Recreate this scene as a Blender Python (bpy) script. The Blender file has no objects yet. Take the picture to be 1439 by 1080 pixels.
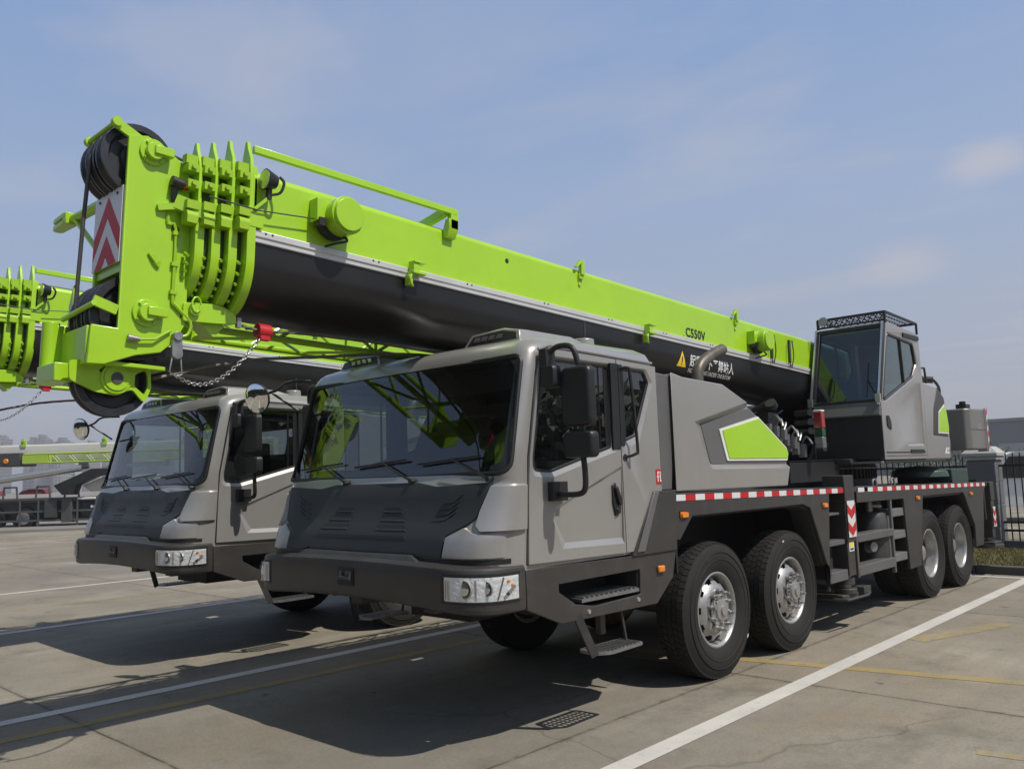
import bpy, bmesh, math, random
from mathutils import Vector, Matrix, noise
from mathutils.geometry import tessellate_polygon
random.seed(7)
S=bpy.context.scene; COL=S.collection
R=math.radians; PI=math.pi

# ------------------------------------------------------------------ materials
MATS={}
def nt(name):
    m=bpy.data.materials.new(name); m.use_nodes=True; t=m.node_tree; t.nodes.clear()
    o=t.nodes.new('ShaderNodeOutputMaterial'); return m,t,o
def N(t,k,**kw):
    n=t.nodes.new(k)
    for a,b in kw.items(): setattr(n,a,b)
    return n
def mat(name,col,rough=.5,metal=0.,coat=0.,var=.08,scale=3.,bump=0.,bscale=60.,dirt=None,coords='Object',spec=.5,rvar=.12):
    """Principled paint or plastic with a little procedural unevenness in colour, gloss and relief."""
    if name in MATS: return MATS[name]
    m,t,o=nt(name); p=N(t,'ShaderNodeBsdfPrincipled'); t.links.new(p.outputs[0],o.inputs[0])
    tc=N(t,'ShaderNodeTexCoord'); n=N(t,'ShaderNodeTexNoise'); n.inputs['Scale'].default_value=scale; n.inputs['Detail'].default_value=6; n.inputs['Roughness'].default_value=.6
    t.links.new(tc.outputs[coords],n.inputs['Vector'])
    cr=N(t,'ShaderNodeValToRGB'); e=cr.color_ramp.elements
    e[0].position=.3; e[1].position=.72
    e[0].color=[c*(1-var) for c in col]+[1]; e[1].color=[min(1,c*(1+var)) for c in col]+[1]
    t.links.new(n.outputs['Fac'],cr.inputs[0]); out=cr.outputs[0]
    if dirt:
        n2=N(t,'ShaderNodeTexNoise'); n2.inputs['Scale'].default_value=dirt[1]; n2.inputs['Detail'].default_value=8; n2.inputs['Roughness'].default_value=.7
        t.links.new(tc.outputs[coords],n2.inputs['Vector'])
        r2=N(t,'ShaderNodeValToRGB'); r2.color_ramp.elements[0].position=.5; r2.color_ramp.elements[1].position=.75
        r2.color_ramp.elements[1].color=(dirt[2],)*3+(1,)
        t.links.new(n2.outputs['Fac'],r2.inputs[0])
        mx=N(t,'ShaderNodeMixRGB'); mx.inputs[2].default_value=list(dirt[0])+[1]
        t.links.new(r2.outputs[0],mx.inputs[0]); t.links.new(out,mx.inputs[1]); out=mx.outputs[0]
    t.links.new(out,p.inputs['Base Color'])
    mr=N(t,'ShaderNodeMapRange'); mr.inputs['To Min'].default_value=max(.02,rough-rvar*rough*2); mr.inputs['To Max'].default_value=min(1,rough+rvar*rough*2)
    t.links.new(n.outputs['Fac'],mr.inputs[0]); t.links.new(mr.outputs[0],p.inputs['Roughness'])
    p.inputs['Metallic'].default_value=metal; p.inputs['Coat Weight'].default_value=coat; p.inputs['Coat Roughness'].default_value=.12
    p.inputs['Specular IOR Level'].default_value=spec
    if bump:
        b=N(t,'ShaderNodeBump'); b.inputs['Strength'].default_value=bump; b.inputs['Distance'].default_value=.01
        n3=N(t,'ShaderNodeTexNoise'); n3.inputs['Scale'].default_value=bscale; n3.inputs['Detail'].default_value=4
        t.links.new(tc.outputs[coords],n3.inputs['Vector']); t.links.new(n3.outputs['Fac'],b.inputs['Height']); t.links.new(b.outputs[0],p.inputs['Normal'])
    MATS[name]=m; return m
def glass(name,tint,gloss=1.0,rough=0.0):
    m,t,o=nt(name); tr=N(t,'ShaderNodeBsdfTransparent'); tr.inputs[0].default_value=list(tint)+[1]
    gl=N(t,'ShaderNodeBsdfGlossy'); gl.inputs['Roughness'].default_value=rough; gl.inputs[0].default_value=(gloss,)*3+(1,)
    # the same reflectance from either side of the pane
    fx=N(t,'ShaderNodeLayerWeight'); fx.inputs[0].default_value=.5
    pw=N(t,'ShaderNodeMath',operation='POWER'); pw.inputs[1].default_value=4.2; t.links.new(fx.outputs['Facing'],pw.inputs[0])
    ma=N(t,'ShaderNodeMath',operation='MULTIPLY_ADD',use_clamp=True); ma.inputs[1].default_value=.9; ma.inputs[2].default_value=.075; t.links.new(pw.outputs[0],ma.inputs[0])
    mx=N(t,'ShaderNodeMixShader'); t.links.new(ma.outputs[0],mx.inputs[0]); t.links.new(tr.outputs[0],mx.inputs[1]); t.links.new(gl.outputs[0],mx.inputs[2]); t.links.new(mx.outputs[0],o.inputs[0])
    MATS[name]=m; return m
LIME=mat('lime paint',(.352,.605,.016),.34,coat=.35,var=.045,scale=1.6,bump=.02,bscale=25,dirt=((.22,.36,.02),5,.18))
LIMED=mat('lime paint inside',(.30,.50,.014),.45,var=.06,scale=2)
SILVER=mat('warm silver paint',(.345,.331,.312),.34,metal=.35,coat=.5,var=.035,scale=2,bump=.03,bscale=300,dirt=((.24,.22,.195),3,.25))
CHAR=mat('charcoal paint',(.042,.0385,.0365),.42,coat=.1,var=.10,scale=3,bump=.04,bscale=120,dirt=((.11,.10,.088),6,.25))
GRILLE=mat('dark grey moulded plastic',(.030,.0315,.033),.5,spec=.35,var=.1,scale=4,bump=.12,bscale=420,dirt=((.04,.039,.036),5,.2))
BLACK=mat('black plastic',(.016,.016,.017),.45,var=.15,scale=6,bump=.06,bscale=250)
BOOMB=mat('black boom paint',(.0115,.0105,.010),.36,spec=.4,coat=.12,var=.2,scale=1.3,dirt=((.035,.032,.028),2.2,.25))
RUBBER=mat('tyre rubber',(.0175,.0158,.0145),.75,var=.16,scale=9,bump=.12,bscale=90,dirt=((.04,.035,.030),7,.3),spec=.35)
GASKET=mat('black rubber gasket',(.010,.010,.010),.5,var=.1)
ALU=mat('bright aluminium',(.62,.61,.59),.3,metal=.85,var=.06,scale=8,bump=.04,bscale=150)
RIM=mat('wheel silver',(.40,.395,.385),.38,metal=.6,var=.12,scale=9,bump=.05,bscale=120,dirt=((.20,.185,.165),12,.4))
STEEL=mat('galvanised steel',(.33,.33,.33),.42,metal=.8,var=.15,scale=20)
DSTEEL=mat('dark steel',(.075,.074,.072),.5,metal=.4,var=.2,scale=12,dirt=((.12,.10,.08),10,.3))
CHROME=mat('chrome',(.82,.82,.82),.06,metal=1,var=.02)
MIRROR=mat('mirror glass',(.86,.87,.88),.015,metal=1,var=.01,rvar=0)
WHITE=mat('white paint',(.72,.71,.68),.45,var=.05,scale=5)
RAILW=mat('white rail',(.60,.595,.585),.38,metal=.25,var=.05,scale=4,dirt=((.42,.40,.37),6,.3))
RED=mat('red paint',(.48,.012,.018),.4,coat=.2,var=.06,scale=6)
REFRED=mat('red reflective tape',(.50,.014,.022),.3,var=.1,scale=60)
REFWH=mat('white reflective tape',(.66,.66,.65),.3,var=.1,scale=60)
HAZRED=mat('dark red hazard film',(.50,.016,.030),.45,spec=.25,var=.07,scale=30)
AMBER=mat('amber lens',(.75,.22,.015),.15,coat=.5,var=.1,scale=40)
YELLOW=mat('yellow label',(.85,.60,.03),.4,var=.04)
REDLENS=mat('red lens',(.30,.012,.010),.15,coat=.6,var=.1)
GREENLENS=mat('dark green lens',(.006,.07,.025),.15,coat=.6,var=.1)
INT=mat('dark cab interior',(.022,.022,.023),.7,var=.2,scale=8)
CLOTH=mat('dark seat cloth',(.035,.035,.038),.85,var=.2,scale=30,bump=.2,bscale=200)
ROPE=mat('steel rope',(.13,.115,.085),.55,metal=.5,var=.4,scale=90)
GREEND=mat('dark green tank paint',(.035,.06,.05),.45,var=.1)
WS=glass('tinted windscreen glass',(.45,.50,.48))
SG=glass('dark side glass',(.70,.74,.74))
LAMP=mat('lamp reflector',(.80,.81,.83),.22,metal=.25,var=.10,scale=40,bump=1.,bscale=42)
MIDG=mat('mid grey guard paint',(.105,.103,.102),.42,var=.1,scale=4,dirt=((.15,.14,.12),6,.3))
CG=glass('clear lens',(.92,.93,.93))
OG=glass('blue green cab glass',(.56,.70,.69))

# ------------------------------------------------------------------ mesh builder
class MB:
    def __init__(s,M=None): s.bm=bmesh.new(); s.M=M; s.mats=[]; s.cur=0
    def m(s,mt):
        if mt not in s.mats: s.mats.append(mt)
        s.cur=s.mats.index(mt); return s
    def face(s,vs):
        try: f=s.bm.faces.new(vs); f.material_index=s.cur; return f
        except ValueError: return None
    def v(s,p): return s.bm.verts.new(p)
    def box(s,x0,x1,y0,y1,z0,z1,M=None):
        c=[(x0,y0,z0),(x1,y0,z0),(x1,y1,z0),(x0,y1,z0),(x0,y0,z1),(x1,y0,z1),(x1,y1,z1),(x0,y1,z1)]
        if M: c=[M@Vector(p) for p in c]
        v=[s.v(p) for p in c]
        for q in ((3,2,1,0),(4,5,6,7),(0,1,5,4),(1,2,6,5),(2,3,7,6),(3,0,4,7)): s.face([v[i] for i in q])
        return s
    def loft(s,rings,cap=True,closed=True):
        rs=[[s.v(p) for p in r] for r in rings]; n=len(rs[0])
        for a,b in zip(rs,rs[1:]):
            for i in range(n if closed else n-1):
                j=(i+1)%n; s.face([a[i],a[j],b[j],b[i]])
        if cap and closed: s.face(rs[0][::-1]); s.face(rs[-1])
        return s
    def prism(s,poly,ax,a,b,M=None):
        def P(u,w,t):
            p={'x':(t,u,w),'y':(u,t,w),'z':(u,w,t)}[ax]
            return M@Vector(p) if M else p
        return s.loft([[P(u,w,a) for u,w in poly],[P(u,w,b) for u,w in poly]])
    def plate(s,outer,holes,ax,a,b):
        """flat plate with holes, outline in the plane across axis ax"""
        loops=[outer]+list(holes); flat=[p for l in loops for p in l]
        tris=tessellate_polygon([[Vector((p[0],p[1],0)) for p in l] for l in loops])
        def P(p,t): return {'x':(t,p[0],p[1]),'y':(p[0],t,p[1]),'z':(p[0],p[1],t)}[ax]
        A=[s.v(P(p,a)) for p in flat]; B=[s.v(P(p,b)) for p in flat]
        for t in tris: s.face([A[i] for i in t]); s.face([B[i] for i in t[::-1]])
        k=0
        for l in loops:
            n=len(l)
            for i in range(n): j=(i+1)%n; s.face([A[k+i],A[k+j],B[k+j],B[k+i]])
            k+=n
        return s
    def cyl(s,p0,p1,r,r2=None,n=16,cap=True):
        p0=Vector(p0);p1=Vector(p1);d=(p1-p0).normalized();r2=r if r2 is None else r2
        u=d.orthogonal().normalized();w=d.cross(u)
        ring=lambda c,q:[c+(u*math.cos(2*PI*i/n)+w*math.sin(2*PI*i/n))*q for i in range(n)]
        return s.loft([ring(p0,r),ring(p1,r2)],cap)
    def tube(s,path,r,n=8,cap=True,smooth=0):
        P=[Vector(p) for p in path]
        if smooth: P=spline(P,smooth)
        t0=(P[1]-P[0]).normalized(); u=t0.orthogonal().normalized(); rings=[]
        for i,p in enumerate(P):
            t=((P[min(i+1,len(P)-1)]-P[max(i-1,0)])).normalized()
            u=(u-t*u.dot(t)); u=u.normalized() if u.length>1e-6 else t.orthogonal().normalized(); w=t.cross(u)
            rr=r[min(len(r)-1,i*len(r)//len(P))] if isinstance(r,(list,tuple)) else r
            rings.append([p+(u*math.cos(2*PI*k/n)+w*math.sin(2*PI*k/n))*rr for k in range(n)])
        return s.loft(rings,cap)
    def lathe(s,prof,ax='x',c=(0,0,0),n=32,skip=None):
        """profile of (along axis, radius)"""
        rs=[]
        for a,r in prof:
            ring=[]
            for i in range(n):
                q=2*PI*i/n; k,l=r*math.cos(q),r*math.sin(q)
                p={'x':(a,k,l),'y':(k,a,l),'z':(k,l,a)}[ax]; ring.append(s.v(Vector(p)+Vector(c)))
            rs.append(ring)
        for bi,(a,b) in enumerate(zip(rs,rs[1:])):
            for i in range(n):
                if skip and skip(bi,i): continue
                j=(i+1)%n; s.face([a[i],a[j],b[j],b[i]])
        return s
    def bar(s,a,b,w,h=None):
        """square bar from a to b"""
        h=h or w; a=Vector(a); b=Vector(b); d=(b-a); z=Vector((0,0,1)); d.normalize()
        if abs(d.z)>.95: z=Vector((0,1,0))
        u=d.cross(z).normalized(); v=u.cross(d).normalized()
        q=[u*w/2+v*h/2,-u*w/2+v*h/2,-u*w/2-v*h/2,u*w/2-v*h/2]
        return s.loft([[a+k for k in q],[b+k for k in q]])
    def build(s,name,mt=None,parent=None,bevel=0,smooth=35,seg=2,label=None,recalc=True):
        bm=s.bm
        if s.M: bmesh.ops.transform(bm,matrix=s.M,verts=bm.verts)
        if recalc: bmesh.ops.recalc_face_normals(bm,faces=bm.faces)
        groups=[None]
        if parent is not None and not set(name.split('_'))&KEEP: groups=clusters(bm)
        made=[]
        for g in groups:
            b2=bm
            if len(groups)>1:
                b2=bm.copy(); b2.verts.ensure_lookup_table(); bmesh.ops.delete(b2,geom=[v for v in b2.verts if v.index not in g],context='VERTS')
            me=bpy.data.meshes.new(name); b2.to_mesh(me)
            if b2 is not bm: b2.free()
            for q in (s.mats or [mt]): me.materials.append(q)
            if smooth:
                me.shade_smooth(); me.set_sharp_from_angle(angle=R(smooth))
            o=bpy.data.objects.new(name,me); COL.objects.link(o)
            if parent: o.parent=parent
            if bevel:
                b=o.modifiers.new('Bevel','BEVEL'); b.width=bevel; b.segments=seg; b.limit_method='ANGLE'; b.angle_limit=R(40)
            if label: o['label']=label
            made.append(o)
        bm.free(); s.made=made
        return made[0]
KEEP={'lettering','grass','foliage','chain','bars','lattice','tyre','tread','emblem','board','sticker','label','stripe','hub','plate','lamp','facade','skin'}
def clusters(bm,tol=.012):
    """groups of vertices that stand apart from each other: one separate piece each, the largest first"""
    bm.verts.ensure_lookup_table(); bm.verts.index_update(); seen=set(); isl=[]
    for v in bm.verts:
        if v.index in seen: continue
        st=[v]; seen.add(v.index); g=[]
        while st:
            a=st.pop(); g.append(a)
            for e in a.link_edges:
                b=e.other_vert(a)
                if b.index not in seen: seen.add(b.index); st.append(b)
        lo=[min(q.co[i] for q in g)-tol for i in range(3)]; hi=[max(q.co[i] for q in g)+tol for i in range(3)]
        isl.append([lo,hi,{q.index for q in g}])
    if len(isl)>400: return [None]
    par=list(range(len(isl)))
    def find(i):
        while par[i]!=i: i=par[i]
        return i
    for i in range(len(isl)):
        for j in range(i):
            if all(isl[i][0][k]<=isl[j][1][k] and isl[j][0][k]<=isl[i][1][k] for k in range(3)): par[find(i)]=find(j)
    out={}
    for i in range(len(isl)): out.setdefault(find(i),set()).update(isl[i][2])
    return sorted(out.values(),key=lambda g:-len(g)) if len(out)>1 else [None]
def spline(P,n):
    out=[]
    for i in range(len(P)-1):
        a=P[max(i-1,0)];b=P[i];c=P[i+1];d=P[min(i+2,len(P)-1)]
        for k in range(n):
            t=k/n; out.append(.5*((2*b)+(c-a)*t+(2*a-5*b+4*c-d)*t*t+(3*b-a-3*c+d)*t**3))
    out.append(P[-1]); return out
def rp(poly,r,n=4):
    """round the corners of a 2D polygon (r: number or list per corner)"""
    out=[];k=len(poly)
    for i,p in enumerate(poly):
        q=r[i] if isinstance(r,(list,tuple)) else r
        p=Vector(p);a=Vector(poly[i-1])-p;b=Vector(poly[(i+1)%k])-p
        q=min(q,a.length*.45,b.length*.45)
        if q<1e-4: out.append(tuple(p)); continue
        s=p+a.normalized()*q;e=p+b.normalized()*q
        for j in range(n+1):
            t=j/n; out.append(tuple(s*(1-t)**2+p*2*t*(1-t)+e*t*t))
    return out
def empty(name,loc=(0,0,0),rz=0,label=None,cat=None,group=None,kind=None):
    o=bpy.data.objects.new(name,None); COL.objects.link(o); o.location=loc; o.rotation_euler=(0,0,rz); o.empty_display_size=.2
    return tag(o,label,cat,group,kind)
def tag(o,label=None,cat=None,group=None,kind=None):
    if label:o['label']=label
    if cat:o['category']=cat
    if group:o['group']=group
    if kind:o['kind']=kind
    return o
def copy_tree(o,parent=None):
    c=o.copy(); COL.objects.link(c); c.parent=parent
    if parent is not None: c.matrix_parent_inverse=o.matrix_parent_inverse.copy()
    for ch in list(o.children): copy_tree(ch,c)
    return c
def boolean(target,cutters):
    for c in cutters:
        md=target.modifiers.new('cut','BOOLEAN'); md.operation='DIFFERENCE'; md.object=c; md.solver='EXACT'
    dg=bpy.context.evaluated_depsgraph_get(); dg.update()
    me=bpy.data.meshes.new_from_object(target.evaluated_get(dg),depsgraph=dg)
    old=target.data; target.modifiers.clear(); target.data=me
    for c in cutters: bpy.data.objects.remove(c,do_unlink=True)
    return target
def text_mesh(body,size,sx=1.,bold=0.0,spacing=1.):
    """the letters as (verts, faces) in their own xy plane, origin at the left end of the baseline"""
    cu=bpy.data.curves.new('lettering','FONT'); cu.body=body; cu.size=size; cu.offset=bold; cu.space_character=spacing; cu.resolution_u=3
    o=bpy.data.objects.new('lettering',cu); COL.objects.link(o)
    dg=bpy.context.evaluated_depsgraph_get(); dg.update()
    me=bpy.data.meshes.new_from_object(o.evaluated_get(dg))
    V=[(v.co.x*sx,v.co.y) for v in me.vertices]; F=[tuple(p.vertices) for p in me.polygons]
    bpy.data.objects.remove(o,do_unlink=True); bpy.data.curves.remove(cu); bpy.data.meshes.remove(me)
    return V,F
def letters(mb,body,size,place,sx=1.,bold=0.,spacing=1.):
    V,F=text_mesh(body,size,sx,bold,spacing); vs=[mb.v(place(x,y)) for x,y in V]
    for f in F: mb.face([vs[i] for i in f])
    return mb
# ================================================================== the truck crane (origin on the ground under axle one, +X its left side, +Y to the rear)
crane=empty('truck_crane',(0,0,0),0,'nearer lime green truck crane with silver cab, whole side and all wheels in view','truck crane','green and grey truck cranes parked side by side')
def interp(tab,z):
    if z<=tab[0][0]: return tab[0][1]
    for (a,b),(c,d) in zip(tab,tab[1:]):
        if z<=c: return b+(d-b)*(z-a)/(c-a)
    return tab[-1][1]
YF=[(1.20,-3.035),(1.33,-3.02),(1.45,-2.985),(1.58,-2.90),(1.79,-2.845),(1.83,-2.815),(2.72,-2.555),(2.78,-2.53),(2.84,-2.44),(2.875,-2.25)]
YS=[(1.20,-2.63),(1.74,-2.60),(1.98,-2.575),(2.55,-2.46),(2.72,-2.41),(2.875,-2.2)]
WX=[(1.2,1.355),(1.74,1.362),(2.0,1.362),(2.70,1.350),(2.76,1.340),(2.82,1.30),(2.875,1.18)]
def front_y(x,z):
    """front surface of the cab at height z"""
    w=interp(WX,z);yf=interp(YF,z);ys=interp(YS,z)
    cr=.30 if z<1.8 else .30-.17*min(1,(z-1.8)/.06)
    x0=w-cr; ax=abs(x)
    bow=.022*(min(ax,x0)/1.1)**2
    if ax<=x0: return yf+bow
    t=min(1,(ax-x0)/cr); return yf+bow+(ys-yf-bow)*(1-(1-t**2.3)**(1/2.3))
def cab_ring(z,ins=0,yr=-.955,cols=24):
    w=interp(WX,z)-ins; cr=.30 if z<1.8 else .30-.17*min(1,(z-1.8)/.06); pts=[]
    x0=interp(WX,z)-cr; xs=[0,.35,.7,x0]+[x0+cr*math.sin(PI/2*k/7) for k in range(1,8)]
    half=[]
    for x in xs: half.append((min(x,w),front_y(x,z)+ins))
    half+= [(w,-2.2),(w,-1.6),(w,yr-.05-ins),(w-.05,yr-ins),(w*.5,yr-ins)]
    ring=[(x,y,z) for x,y in half]+[(0,yr-ins,z)]+[(-x,y,z) for x,y in reversed(half[1:])]
    return ring
ZS=[1.215,1.33,1.45,1.52,1.58,1.7,1.785,1.805,1.83,1.86,2.1,2.4,2.6,2.72,2.76,2.79,2.82,2.85,2.875]
m=MB(); m.m(SILVER).m(INT); m.cur=0
m.loft([cab_ring(z) for z in ZS])
# a gentle roof crown
cab=m.build('cab',None,crane,smooth=40)
ci=MB(); ci.m(SILVER).m(INT); ci.loft([cab_ring(z,.045) for z in [1.26,1.45,1.58,1.785,1.83,1.86,2.1,2.4,2.6,2.72,2.79]]); ci=ci.build('cutter',None)
WSP=rp([(-1.335,1.868),(1.335,1.868),(1.292,2.70),(-1.292,2.70)],[.09,.09,.07,.07],5)
wc=MB(); wc.m(SILVER).m(GASKET); wc.prism(WSP,'y',-3.3,-2.2); wc=wc.build('cutter',None)
APO=[(-2.395,2.735),(-.99,2.712),(-.985,1.24),(-2.615,1.245),(-2.575,1.98),(-2.455,2.58)]
sc_=MB(); sc_.m(SILVER).m(INT); sc_.prism(APO,'x',-2,2); sc_=sc_.build('cutter',None)
rc=MB(); rc.m(SILVER).m(INT); rc.prism(rp([(-1.0,1.95),(1.0,1.95),(1.0,2.55),(-1.0,2.55)],.1),'y',-1.2,-.8); rc=rc.build('cutter',None)
boolean(cab,[ci,wc,sc_,rc]); cab.data.shade_smooth(); cab.data.set_sharp_from_angle(angle=R(32))

def front_pt(x,z,off=0.):
    return (x,front_y(x,z)-off,z)
# windscreen glass and rubber surround
m=MB(); nx=14; nz=6; rows=[]
def ws_xy(u,v):
    z=1.874+(2.694-1.874)*v; hw=1.33+(1.287-1.33)*v; return (u*hw,front_y(u*hw,z)+.010,z)
for j in range(nz+1): rows.append([m.v(ws_xy(-1+2*i/nx,j/nz)) for i in range(nx+1)])
for j in range(nz):
    for i in range(nx): m.face([rows[j][i],rows[j][i+1],rows[j+1][i+1],rows[j+1][i]])
m.build('windscreen',WS,cab,smooth=60)
m=MB(); P=[front_pt(x,z,-.002) for x,z in WSP]; m.tube(P+[P[0],P[1]],.017,8,False); m.build('windscreen_seal',GASKET,cab)
m=MB(); fo=rp([(-1.33,1.872),(1.33,1.872),(1.288,2.695),(-1.288,2.695)],[.09,.09,.07,.07],5); fi=rp([(-1.275,1.925),(1.275,1.925),(1.24,2.655),(-1.24,2.655)],[.09,.09,.07,.07],5)
fe=lambda x,z: m.v((x,front_y(x,z)+.016,z))
def dense(P):
    out=[]
    for a,b in zip(P,P[1:]+P[:1]):
        k=14 if math.hypot(a[0]-b[0],a[1]-b[1])>.5 else 1
        out+=[(a[0]+(b[0]-a[0])*i/k,a[1]+(b[1]-a[1])*i/k) for i in range(k)]
    return out
A_=[fe(*p) for p in dense(fo)]; B_=[fe(*p) for p in dense(fi)]
for i in range(len(A_)): j=(i+1)%len(A_); m.face([A_[i],A_[j],B_[j],B_[i]])
m.build('windscreen_border',GASKET,cab)
# dark band along the glass foot, and the inside dashboard, seats, wheel
m=MB()
m.loft([[(x,-2.60,1.60),(x,-2.62,1.80),(x,-2.38,1.90),(x,-2.15,1.85),(x,-2.1,1.5)] for x in (-1.27,1.27)])
m.prism([(.30,1.80),(.36,2.10),(.50,2.17),(.88,2.17),(1.02,2.10),(1.10,1.80)],'y',-2.44,-2.20); m.box(-.25,.25,-2.34,-2.16,1.84,2.02); m.build('dashboard',INT,cab,bevel=.02)
m=MB(); c=Vector((.70,-1.98,2.20)); ax=Vector((0,.45,.9)).normalized(); u=Vector((1,0,0)); w=ax.cross(u)
m.tube([c+(u*math.cos(2*PI*k/28)+w*math.sin(2*PI*k/28))*.215 for k in range(29)],.016,8)
for k in (0,2.1,4.2): m.cyl(c,c+(u*math.cos(k+.5)+w*math.sin(k+.5))*.21,.013,n=6)
m.cyl(c-ax*.30,c,.03,n=10); m.build('steering_wheel',BLACK,cab)
for sx in (.68,-.68):
    m=MB(); m.box(sx-.25,sx+.25,-1.74,-1.24,1.72,1.92); m.prism([(-1.30,1.84),(-1.16,1.84),(-1.06,2.40),(-1.17,2.44)],'x',sx-.25,sx+.25); m.prism([(-1.17,2.44),(-1.08,2.44),(-1.04,2.62),(-1.13,2.62)],'x',sx-.14,sx+.14); m.build('seat',CLOTH,cab,bevel=.035,seg=3)
m=MB(); m.box(-.36,.36,-1.75,-1.05,1.40,2.16); m.box(-1.25,-.2,-1.32,-1.02,1.4,2.38); m.box(.98,1.25,-1.30,-1.02,1.4,2.35); m.build('centre_console',INT,cab,bevel=.03)
m=MB(); m.box(.25,1.22,-2.40,-2.38,2.48,2.66); m.build('sun_visor',INT,cab,bevel=.01)
m=MB(); m.box(-1.3,1.3,-2.5,-1.05,1.27,1.33); m.build('cab_floor',INT,cab)
m=MB(); 
m.plate([(-1.0,1.95),(1.0,1.95),(1.0,2.55),(-1.0,2.55)],[],'y',-.985,-.98); m.build('rear_window',SG,cab,smooth=0)
# wipers parked on the glass foot
for x0,x1 in ((-1.0,-.42),(-.18,.40),(.60,1.18)):
    m=MB(); zz=1.845
    piv=Vector(front_pt(x1+.04,1.835,.03)); tip=Vector(front_pt(x1-.36,1.985,.035))
    m.cyl(piv+Vector((0,.03,0)),piv-Vector((0,.018,0)),.019,n=10)
    m.tube([piv,piv*.6+tip*.4+Vector((0,-.012,.0)),tip],[.011,.008,.006],6)
    a=Vector(front_pt(x1-.72,1.955,.018)); b=Vector(front_pt(x1-.08,1.995,.018)); m.bar(a,b,.008,.014); m.build('wiper',BLACK,cab)
# roof marker light boxes and their fairings
for sg in (1,-1):
    m=MB(); out=[(.52,2.845),(.585,2.95),(.93,2.965),(1.10,2.93),(1.13,2.845)]
    m.loft([[(sg*x,-2.36+(z-2.845)*.35,z) for x,z in out],[(sg*x,-2.28+(z-2.845)*.35,z+.004*(z>2.86)) for x,z in out],[(sg*(x*.98+.02),-1.72,2.85+(z-2.845)*.93) for x,z in out],[(sg*x,-1.50,2.85+(z-2.845)*.35) for x,z in out]])
    f=m.build('roof_fairing',SILVER,cab,bevel=.008)
    m=MB(); inn=[(.575,2.865),(.62,2.932),(.93,2.945),(1.075,2.915),(1.095,2.865)]
    m.m(BLACK).loft([[(sg*x,-2.366+(z-2.845)*.35,z) for x,z in inn],[(sg*x,-2.35+(z-2.845)*.35,z) for x,z in inn]])
    m.m(ALU)
    for k in range(4):
        x=.67+.08*k; m.prism([(sg*(x-.025),2.885),(sg*(x+.022),2.885),(sg*(x+.038),2.918),(sg*(x-.008),2.918)],'y',-2.362,-2.344)
    m.build('marker_lamp',None,cab)
m=MB(); m.cyl((.98,-1.42,2.86),(.98,-1.42,2.955),.095,.088,n=20); m.build('roof_vent',SILVER,cab,bevel=.01)
m=MB(); m.tube([(.95,-1.36,2.86),(.95,-1.36,3.12)],.008,6); m.box(.6,.78,-1.9,-1.6,2.86,2.96); m.build('antenna',CHAR,cab)
m=MB(); m.cyl((1.12,-1.9,2.83),(1.12,-1.9,2.885),.022,.012,n=10); m.build('roof_marker',WHITE,cab)
m=MB()  # drip moulding over the doors, both sides
for sg in (1,-1): m.tube([(sg*1.342,-2.40,2.745),(sg*1.352,-2.30,2.782),(sg*1.350,-.99,2.745)],.012,6,True)
m.build('drip_moulding',SILVER,cab)

# ---- door and rear-corner skins, real gaps between them
DOOR=[(-1.515,2.735),(-1.51,1.98),(-1.493,1.235),(-2.605,1.25),(-2.585,1.74),(-2.565,1.98),(-2.44,2.58),(-2.385,2.725),(-2.31,2.755)]
DW_O=rp([(-1.555,2.695),(-1.58,2.01),(-2.33,1.83),(-2.545,1.84),(-2.55,1.96),(-2.395,2.69),(-2.36,2.705)],[.04,.01,.03,.05,.05,.05,.05],3)
DW_I=rp([(-1.59,2.672),(-1.62,2.045),(-2.33,1.872),(-2.505,1.882),(-2.515,1.96),(-2.37,2.66),(-2.34,2.677)],[.04,.01,.03,.05,.05,.05,.05],3)
QP=[(-.965,2.715),(-.958,1.235),(-1.483,1.235),(-1.50,1.98),(-1.505,2.735)]
QW_O=rp([(-1.485,2.69),(-1.10,2.685),(-1.015,2.58),(-1.255,2.085),(-1.475,2.025)],.015,2)
QW_I=rp([(-1.455,2.668),(-1.125,2.663),(-1.07,2.575),(-1.285,2.14),(-1.455,2.09)],.015,2)
RC_O=[(-1.512,1.90),(-2.31,1.62),(-2.35,1.53),(-2.25,1.325),(-1.512,1.305)]
RC_I=[(-1.515,1.875),(-2.275,1.605),(-2.30,1.53),(-2.19,1.365),(-1.515,1.352)]
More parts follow.
